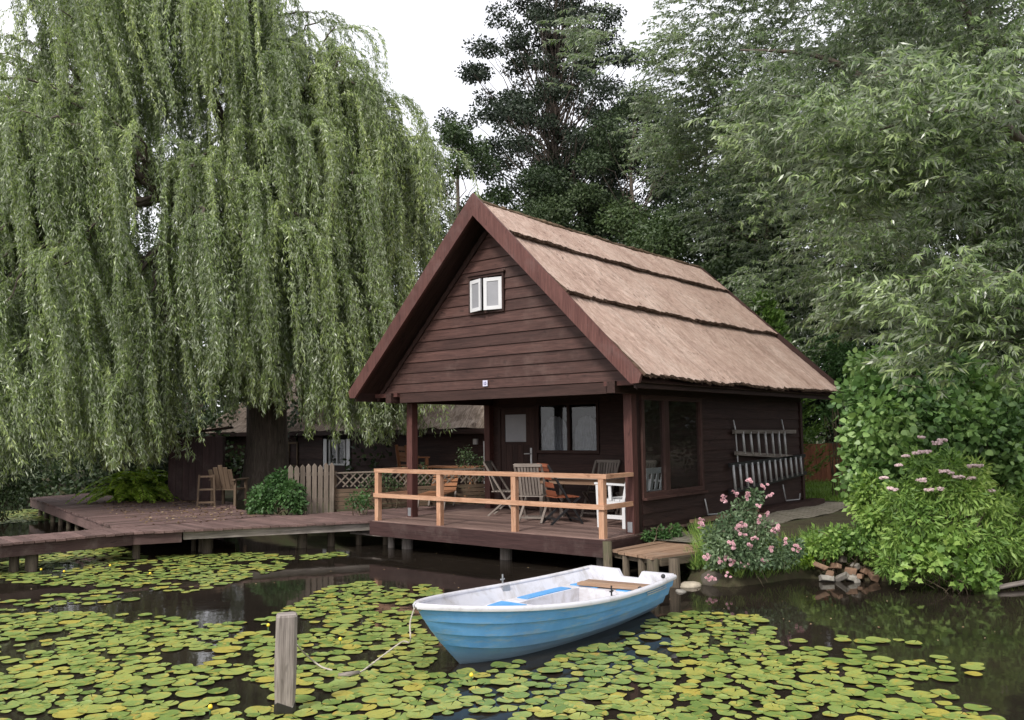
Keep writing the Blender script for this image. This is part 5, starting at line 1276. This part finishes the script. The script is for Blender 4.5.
# dark bushes further right
spots = [(1030, 400, 14.5, .9), (1070, 380, 14.5, 1.0), (1000, 420, 14.5, .7), (1060, 450, 13.5, .8), (1100, 430, 13.5, .9), (1110, 500, 12, .7), (1060, 520, 11.5, .5)]
C = [far(a, b, d) for a, b, d, r in spots]; R = [s[3] for s in spots]; bz = far(1050, 450, 14.0); bz[2] = ground_z(bz[0], bz[1])
shrub('dark_bush', 'dark green bush in shade at the right edge behind the hazel', 'bush', bz, C, R, 7000, .10, .6, 'bgleaf2', 'diamond', .9, .5, 14)
spots = [(1180, 400, 18, 1.3), (1230, 390, 19, 1.4), (1290, 400, 19, 1.4), (1340, 380, 20, 1.5), (1400, 400, 20, 1.5), (1250, 340, 20, 1.4), (1320, 330, 21, 1.5), (1190, 350, 19, 1.2), (1380, 340, 21, 1.5), (1150, 420, 17, .9)]
C = [far(a, b, d) for a, b, d, r in spots]; R = [s[3] for s in spots]; bz = far(1280, 450, 19.0); bz[2] = ground_z(bz[0], bz[1])
shrub('tall_hedge_bush', 'tall dark bush beyond the right edge, mirrored in the glazed porch side', 'bush', bz, C, R, 16000, .15, .6, 'bgleaf2', 'diamond', .9, .45, 14)
# shrubs by the far corner of the house
spots = [(828, 350, 20, .45), (845, 375, 19.5, .5), (838, 395, 19.5, .3), (850, 360, 19.5, .5), (828, 412, 20, .25)]
C = [far(a, b, d) for a, b, d, r in spots]; R = [s[3] for s in spots]; bz = far(838, 450, 18.7); bz[2] = ground_z(bz[0], bz[1])
shrub('leafy_shrub', 'mid green leafy shrub beside the far eaves of the boathouse', 'bush', bz, C, R, 4200, .085, .6, 'bush', 'diamond', .9, .5, 12)
# rose
spots = [(745, 510, 11.3, .17), (730, 525, 11.2, .20), (760, 530, 11.2, .20), (720, 550, 11.05, .22), (750, 560, 11.0, .26), (780, 555, 11.1, .22), (735, 578, 10.9, .16), (765, 578, 10.95, .15), (712, 535, 11.15, .13), (795, 548, 11.2, .14), (755, 497, 11.3, .12), (740, 545, 11.1, .2), (715, 570, 10.95, .12)]
C = [far(a, b, d) for a, b, d, r in spots]; R = [s[3] for s in spots]; bz = far(752, 570, 11.25); bz[2] = ground_z(bz[0], bz[1]) - .03
rs = shrub('rose_bush', 'pink flowering rose bush leaning over the water beside the gangway', 'bush', bz, C, R, 6800, .055, .52, 'rose', 'diamond', .95, .5, 30, .4, .10, .006)
def rose_cluster(c, n, r):
    mb = MB()
    for q in range(n):
        o = c + RG.normal(size=3) * r * .55; R0 = RG.uniform(.018, .030); ax = unit(TH * .5 + np.array([0, 0, .6]) + RG.normal(size=3) * .4)
        a = unit(np.cross(ax, [0.3, .8, .1])); b = np.cross(ax, a)
        for ring, (rr, hh, m) in enumerate(((1.0, .0, 6), (.68, .35, 5), (.38, .55, 4))):
            for k in range(m):
                an = 6.283 * (k + ring * .5) / m; dr = a * math.cos(an) + b * math.sin(an); tn = np.cross(ax, dr); base_ = o + ax * hh * R0 * .4
                w = R0 * .6 * rr; V = [base_, base_ + dr * R0 * rr * .55 - tn * w + ax * R0 * .30, base_ + dr * R0 * rr + ax * R0 * (.15 + .3 * ring), base_ + dr * R0 * rr * .55 + tn * w + ax * R0 * .30]
                mb.put(V, [(0, 1, 2, 3)], RG.random())
    mb.build('rose_bloom', M_['pink'], rs)
for px, py, n in ((749, 481, 5), (764, 485, 3), (735, 494, 4), (725, 500, 4), (748, 494, 6), (746, 498, 4), (722, 497, 2), (702, 521, 6), (700, 525, 3), (738, 526, 4), (743, 525, 2), (773, 530, 6), (778, 528, 5), (732, 543, 5), (735, 548, 3), (749, 545, 5), (755, 539, 4), (771, 548, 3), (795, 547, 6), (799, 549, 2), (707, 556, 4), (727, 559, 5), (733, 562, 4), (765, 561, 3), (744, 566, 2), (710, 577, 4), (714, 580, 2), (728, 575, 3), (758, 507, 2), (769, 516, 2), (719, 561, 3), (761, 520, 2), (741, 535, 2), (785, 541, 2), (770, 495, 2)):
    rose_cluster(far(px, py, 10.88 + RG.normal() * .04 + (.15 if py < 530 else 0)), max(4, n + 1), .036)
# plant under the window
spots = [(648, 536, 12.7, .09), (660, 533, 12.8, .12), (674, 531, 12.9, .12), (665, 537, 12.7, .08)]
C = [far(a, b, d) for a, b, d, r in spots]; R = [s[3] for s in spots]; bz = far(662, 541, 12.75); bz[2] -= .05
shrub('ground_plant', 'small bright green leafy plant growing between gangway and boathouse wall', 'plant', bz, C, R, 900, .06, .55, 'bush', 'diamond', .8, .5, 8)
# round bush by the willow
spots = [(275, 488, 17.0, .30), (262, 498, 16.9, .28), (290, 495, 16.8, .30), (283, 478, 17.1, .22), (268, 505, 16.8, .2), (298, 505, 16.7, .18), (255, 508, 16.9, .16)]
C = [far(a, b, d) for a, b, d, r in spots]; R = [s[3] for s in spots]; bz = far(277, 513, 17); bz[2] = -.12
shrub('round_bush', 'rounded fresh green bush in front of the willow trunk beside the picket panel', 'bush', bz, C, R, 4200, .075, .6, 'bush', 'diamond', .9, .5, 12)
# plants along the board fence and cottage
for i, (px, py, d, lab) in enumerate(((362, 497, 16.6, 'small leafy plant in front of the lattice fence next to the porch'), (390, 480, 18, 'leafy plant on the fence seen through the porch railing'), (470, 462, 19.3, 'pale green climbing plant by the cottage corner'), (425, 472, 19, 'leafy plant along the fence top left of the cabin'))):
    c0 = far(px, py, d); C = [c0 + RG.normal(size=3) * [.22, .22, .12] for _ in range(6)]; R = [.13 + .06 * RG.random() for _ in range(6)]; bz = c0.copy(); bz[2] = max(-.1, c0[2] - .7)
    shrub('climbing_plant', lab, 'plant', bz, C, R, 600, .055, .6, 'bgleaf2' if i != 0 else 'bush', 'diamond', .9, .5, 6)
# dark shrub at the left edge
spots = [(10, 480, 20.5, .7), (-15, 470, 20.5, .9), (20, 460, 21.5, .6), (-40, 485, 20, .9), (8, 500, 20.2, .4)]
C = [far(a, b, d) for a, b, d, r in spots]; R = [s[3] for s in spots]; bz = far(0, 500, 20.6); bz[2] = -.45
shrub('dark_bush', 'dark bush at the left edge of the pond by the platform corner', 'bush', bz, C, R, 5200, .09, .5, 'bgleaf2', 'diamond', .9, .5, 12)

def fern(name, label, base, n, length, mat='fern'):
    t = thing(name, label, 'fern', base); base = np.asarray(base, float); P, D, L = [], [], []; mb = MB()
    for k in range(n):
        an = RG.uniform(0, 6.283); el = RG.uniform(.55, 1.5); Ln = length * RG.uniform(.45, 1.1); o = np.array([math.cos(an), math.sin(an), 0.0]); s = np.linspace(.12, 1, 30)
        r = Ln * math.cos(el) * s + Ln * .22 * s ** 2; z = Ln * math.sin(el) * 1.1 * s - Ln * .60 * s ** 3.2
        C = base + o * r[:, None]; C[:, 2] += z; mb.tube(C[::4], .006, 4); tn = np.array([-o[1], o[0], 0.0]); fw = np.gradient(C, axis=0); fw = unit(fw)
        for sd in (-1, 1):
            for dup in (0, .5):
                Cc = C + fw * dup * Ln / 30; P.append(Cc); D.append(tn * sd + fw * .6 + RG.normal(size=C.shape) * .08); L.append(.15 * length * np.sin(np.pi * np.clip(s * .93 + .05, 0, 1)) ** .8 + .01)
    mb.build('stem', M_['twig'], t, True); P = np.concatenate(P); L = np.concatenate(L)
    leaves('frond', P, np.concatenate(D), L, .022 * length + .008, M_[mat], t, 'lance', None, up=.8)
p = far(135, 492, 20.8); p[2] = -.1; fern('fern_clump', 'big bright green fern clump at the back edge of the platform', p, 130, 1.35)
# ivy dark mass to the right of fern
spots = [(170, 470, 22.2, .6), (155, 478, 22, .45), (185, 480, 22.2, .4), (165, 450, 22.8, .5)]
C = [far(a, b, d) for a, b, d, r in spots]; R = [s[3] for s in spots]; bz = far(168, 495, 22.3); bz[2] = -.1
shrub('dark_bush', 'dark bush in deep shade between the fern and the little shed', 'bush', bz, C, R, 3000, .09, .6, 'bgleaf', 'diamond', .9, .5, 8)
# young conifer beyond the roof
p = gbase(768, 20.6); t = thing('young_conifer', 'young yellow green conifer behind the far corner of the roof', 'tree', p); P, D = [], []; mb = MB()
H = ztop(286, 20.6) - p[2]; mb.tube([p, p + [0, 0, H * .95]], [.06, .015], 6); mb.build('trunk', M_['bark'], t, True)
for k in range(340):
    h = RG.random() ** .8; an = RG.uniform(0, 6.28); r = 1.5 * (1 - h) ** .75 + .08; o = np.array([math.cos(an), math.sin(an), 0]); s = np.sort(RG.random(34) ** .6) * r
    C = p + o * s[:, None]; C[:, 2] += h * H * .93 + .25 * s + .22 * s ** 2; P.append(C + RG.normal(size=C.shape) * .03); D.append(np.repeat((o * .8 + [0, 0, .7])[None], 34, 0) + RG.normal(size=C.shape) * .45)
P = np.concatenate(P); leaves('crown', P, np.concatenate(D), RG.uniform(.08, .16, len(P)), .035, M_['thuja'], t, 'lance', None, up=.2)
# grassy fringe along the bank
n = 7600; xs = np.concatenate([RG.uniform(4.2, 9.5, n // 2), RG.uniform(2.7, 5.2, n // 2)]); off = RG.random(len(xs)) ** 1.5 * .8
ys = shore(xs) + off + .02; P = np.stack([xs, ys, ground_z(xs, ys)], -1); D = RG.normal(size=P.shape) * .4; D[:, 2] = 1; D[:, 1] -= .25
tag(leaves('bank_grass', P, D, RG.uniform(.10, .32, len(P)), .014, M_['hemp'], shape='lance', up=.1), 'rough grass fringing the bank', 'grass', kind='stuff')

# ------------------------------------------------------------------ lily pads
def in_poly(x, y, poly):
    c = False; j = len(poly) - 1
    for i in range(len(poly)):
        if (poly[i][1] > y) != (poly[j][1] > y) and x < (poly[j][0] - poly[i][0]) * (y - poly[i][1]) / (poly[j][1] - poly[i][1]) + poly[i][0]: c = not c
        j = i
    return c
beds_px = [([(-40, 618), (70, 612), (150, 615), (215, 626), (265, 620), (300, 602), (330, 586), (372, 582), (412, 592), (418, 616), (436, 650), (452, 670), (545, 660), (605, 645), (655, 620), (690, 612), (760, 616), (775, 638), (825, 646), (850, 650), (905, 668), (935, 690), (1000, 712), (1010, 760), (-60, 760)], 1.0, .95),
           ([(-30, 574), (40, 586), (120, 587), (190, 594), (275, 572), (296, 557), (260, 553), (150, 557), (120, 547), (60, 552), (20, 560), (-30, 566)], .8, .42),
           ([(300, 556), (340, 552), (350, 556), (305, 561)], .8, .6), ([(0, 512), (45, 508), (50, 520), (0, 524)], 1.0, .8), ([(-40, 604), (110, 590), (150, 600), (0, 612)], 1.0, .12), ([(820, 636), (910, 640), (985, 668), (975, 700), (920, 676), (840, 655)], 1.0, .22), ([(415, 584), (450, 592), (415, 600)], 1, .5)]
pads = []
cell = {}
def try_pad(p, r, gap):
    k = (int(p[0] // .4), int(p[1] // .4))
    for i in (-1, 0, 1):
        for j in (-1, 0, 1):
            for q, rq in cell.get((k[0] + i, k[1] + j), ()):
                if (p[0] - q[0]) ** 2 + (p[1] - q[1]) ** 2 < (gap * (r + rq)) ** 2: return False
    cell.setdefault(k, []).append((p, r)); pads.append((p, r)); return True
boat_c = np.array([3.88, -3.4])
for poly, sc, dens in beds_px:
    W3 = [onz(x, y, WATER)[:2] for x, y in poly]; A = np.array(W3); lo, hi = A.min(0), A.max(0); area = 0
    for i in range(len(A)): area += A[i - 1][0] * A[i][1] - A[i][0] * A[i - 1][1]
    tries = int(abs(area) / 2 * 700 * dens)
    for _ in range(tries):
        p = lo + (hi - lo) * RG.random(2)
        if not in_poly(p[0], p[1], W3): continue
        hole = math.sin(p[0] * 2.1 + 1.3 * math.sin(p[1] * 1.7)) * math.sin(p[1] * 2.6 + 1.1 * math.sin(p[0] * 1.3))
        if hole > .45 and RG.random() < .88: continue
        if -5.0 < p[1] < -1.6 and abs(p[0] - 3.88) < .37 * max(0, 1 - ((p[1] + 2.9) / 2.1) ** 2) ** .5 + .02: continue
        if abs(p[0] - 3.76) < .09 and abs(p[1] + 6.33) < .09: continue
        try_pad((p[0], p[1]), float(np.clip(RG.normal(.080, .022), .04, .14)) * sc ** .3, .68)
def pad_mesh(r, seed):
    rg = np.random.default_rng(seed); n = 26; V = []; ecc = rg.uniform(.88, 1.0); cup = rg.uniform(-.002, .004)
    V.append((0, 0, 0)); gap = rg.uniform(.03, .12)
    for ring, f in ((0, .5), (1, .86), (2, 1.0)):
        for k in range(n):
            an = gap + (2 * math.pi - 2 * gap) * k / (n - 1); rr = f * (1 + .025 * math.sin(an * 3 + seed) + .015 * math.sin(an * 7 + seed * 2))
            z = .0018 * math.sin(an * 3 + seed) * f + cup * f * f + (.0035 * max(0, math.sin(an * 2 + seed * 1.7)) if ring == 2 else 0)
            V.append((rr * math.cos(an), rr * math.sin(an) * ecc, z / .11))
    V = np.array(V) * [1, 1, .11]; Fs = []
    for k in range(n - 1): Fs.append((0, 1 + k, 2 + k))
    for ring in (0, 1):
        o = 1 + ring * n
        for k in range(n - 1): Fs.append((o + k, o + n + k, o + n + k + 1, o + k + 1))
    return V, Fs
variants = [pad_mesh(1, s) for s in range(14)]
var_me = []
for i, (V, Fs) in enumerate(variants):
    me = bpy.data.meshes.new('lily_pad'); me.from_pydata((V * [.11, .11, 1]).tolist(), [], Fs); a = me.attributes.new('tint', 'FLOAT', 'FACE'); a.data.foreach_set('value', np.full(len(Fs), i / 14., np.float32)); me.materials.append(M_['pad'])
    me.polygons.foreach_set('use_smooth', np.ones(len(Fs), bool)); me.update(); var_me.append(me)
def px_of(p):
    d = np.array([p[0], p[1], WATER]) - CAM; z = d @ FWD; return 512 + F_PX * (d @ RIGHT) / z, 360 - F_PX * (d @ UP) / z, z
vis = []
for p, r in pads:
    x, y, z = px_of(p)
    vis.append((-(r / z) if (-10 < x < 1034 and y < 726) else 1, p, r))
vis.sort(key=lambda q: q[0])
for k, (s, p, r) in enumerate(vis[:300]):
    o = bpy.data.objects.new('lily_pad', var_me[RG.integers(14)]); COL.objects.link(o)
    o.location = (p[0], p[1], WATER + .005 + .008 * RG.random()); o.rotation_euler = (RG.normal() * .012, RG.normal() * .012, RG.uniform(0, 6.283)); o.scale = (r / .11, r / .11, 1)
    tag(o, 'round green and yellow lily pad floating in the near bed of pads', 'lily pad', 'lily pads in the near bed')
mb = MB(); VV, FF, TT, off = [], [], [], 0
for k, (s, p, r) in enumerate(vis[300:]):
    V, Fs = variants[RG.integers(14)]; an = RG.uniform(0, 6.283); c, s_ = math.cos(an), math.sin(an); Q = V * [r, r, 1]
    Q = np.stack([Q[:, 0] * c - Q[:, 1] * s_ + p[0], Q[:, 0] * s_ + Q[:, 1] * c + p[1], Q[:, 2] + WATER + .005 + .008 * RG.random() + 0 * Q[:, 0]], -1)
    mb.put(Q, Fs, RG.random(), np.array([Q[:, 0], Q[:, 1], Q[:, 2]]).T)
if mb.n: tag(mb.build('far_lily_pads', M_['pad'], None, True), 'farther lily pads spreading back under the walkway and round the boat', 'lily pads', kind='stuff')
# yellow water lily buds
for i, (px, py) in enumerate(((41, 570), (64, 572), (110, 566), (268, 626), (12, 566), (210, 708), (471, 676), (150, 574), (340, 640))):
    p = onz(px, py, WATER + .05); t = thing('lily_flower', 'small yellow water lily bud standing above the pads', 'flower', (p[0], p[1], WATER), 0, 'yellow water lily buds')
    mb = MB(); mb.tube([(0, 0, -.05), (.004, 0, .05)], .006, 5); mb.build('stem', M_['bush'], t, True, world=False)
    mb = MB(); mb.ball((.004, 0, .060), .018, 8, 6, jit=.08); mb.build('bud', M_['yellow'], t, True, world=False)
# bits floating on the open water
n = 260; px = RG.uniform(0, 1024, n); py = RG.uniform(545, 640, n); P = np.array([onz(a, b, WATER + .004) for a, b in zip(px, py)]); D = RG.normal(size=P.shape); D[:, 2] = 0
tag(leaves('floating_debris', P, D, RG.uniform(.01, .035, n), .014, M_['litter'], shape='diamond', up=.98), 'tiny leaf bits floating on the open water', 'debris', kind='stuff')

# ------------------------------------------------------------------ sky and sun (bright overcast)
wd = bpy.data.worlds.new('World'); SC.world = wd; wd.use_nodes = True
nt = wd.node_tree; nt.nodes.clear()
out = nt.nodes.new('ShaderNodeOutputWorld'); bgn = nt.nodes.new('ShaderNodeBackground'); sky = nt.nodes.new('ShaderNodeTexSky')
sky.sky_type = 'NISHITA'; sky.sun_disc = False
SUN_DIR = unit(-FWD * [1, 1, 0] * .75 - RH * .45 + np.array([0, 0, .80]))
el = math.asin(SUN_DIR[2]); az = math.atan2(SUN_DIR[0], SUN_DIR[1])
sky.sun_elevation = el; sky.sun_rotation = az; sky.air_density = 1.0; sky.dust_density = 3.0; sky.ozone_density = 1.0
tc = nt.nodes.new('ShaderNodeTexCoord'); nz = nt.nodes.new('ShaderNodeTexNoise'); nz.inputs['Scale'].default_value = 2.2; nz.inputs['Detail'].default_value = 6; nz.inputs['Roughness'].default_value = .6
mp_ = nt.nodes.new('ShaderNodeMapping'); mp_.inputs['Scale'].default_value = (1, 1, 2.4); nt.links.new(tc.outputs['Generated'], mp_.inputs['Vector']); nt.links.new(mp_.outputs[0], nz.inputs['Vector'])
cr = nt.nodes.new('ShaderNodeValToRGB'); cr.color_ramp.elements[0].position = .3; cr.color_ramp.elements[0].color = (6.4, 6.4, 6.8, 1); cr.color_ramp.elements[1].position = .7; cr.color_ramp.elements[1].color = (9.6, 9.5, 9.7, 1)
nt.links.new(nz.outputs['Fac'], cr.inputs['Fac'])
mx = nt.nodes.new('ShaderNodeMix'); mx.data_type = 'RGBA'; mx.inputs[0].default_value = .86; nt.links.new(sky.outputs[0], mx.inputs[6]); nt.links.new(cr.outputs[0], mx.inputs[7])
nt.links.new(mx.outputs[2], bgn.inputs['Color']); bgn.inputs['Strength'].default_value = .09; nt.links.new(bgn.outputs[0], out.inputs['Surface'])
sd = bpy.data.lights.new('sun', 'SUN'); sd.energy = 1.5; sd.angle = math.radians(10); sd.color = (1.0, .96, .90); so = bpy.data.objects.new('sun', sd); COL.objects.link(so)
so.location = (0, -20, 40); so.rotation_euler = Vector(tuple(SUN_DIR)).to_track_quat('Z', 'Y').to_euler()

SC.render.engine = 'CYCLES'; cy = SC.cycles
cy.max_bounces = 6; cy.diffuse_bounces = 3; cy.glossy_bounces = 3; cy.transmission_bounces = 4; cy.transparent_max_bounces = 6
cy.use_denoising = True; cy.caustics_reflective = False; cy.caustics_refractive = False; cy.sample_clamp_indirect = 6
try: cy.denoiser = 'OPENIMAGEDENOISE'; cy.denoising_input_passes = 'RGB_ALBEDO_NORMAL'
except Exception: pass
vs = SC.view_settings; vs.view_transform = 'Standard'; vs.look = 'None'; vs.exposure = 1.05; vs.gamma = 1.0; vs.use_curve_mapping = False
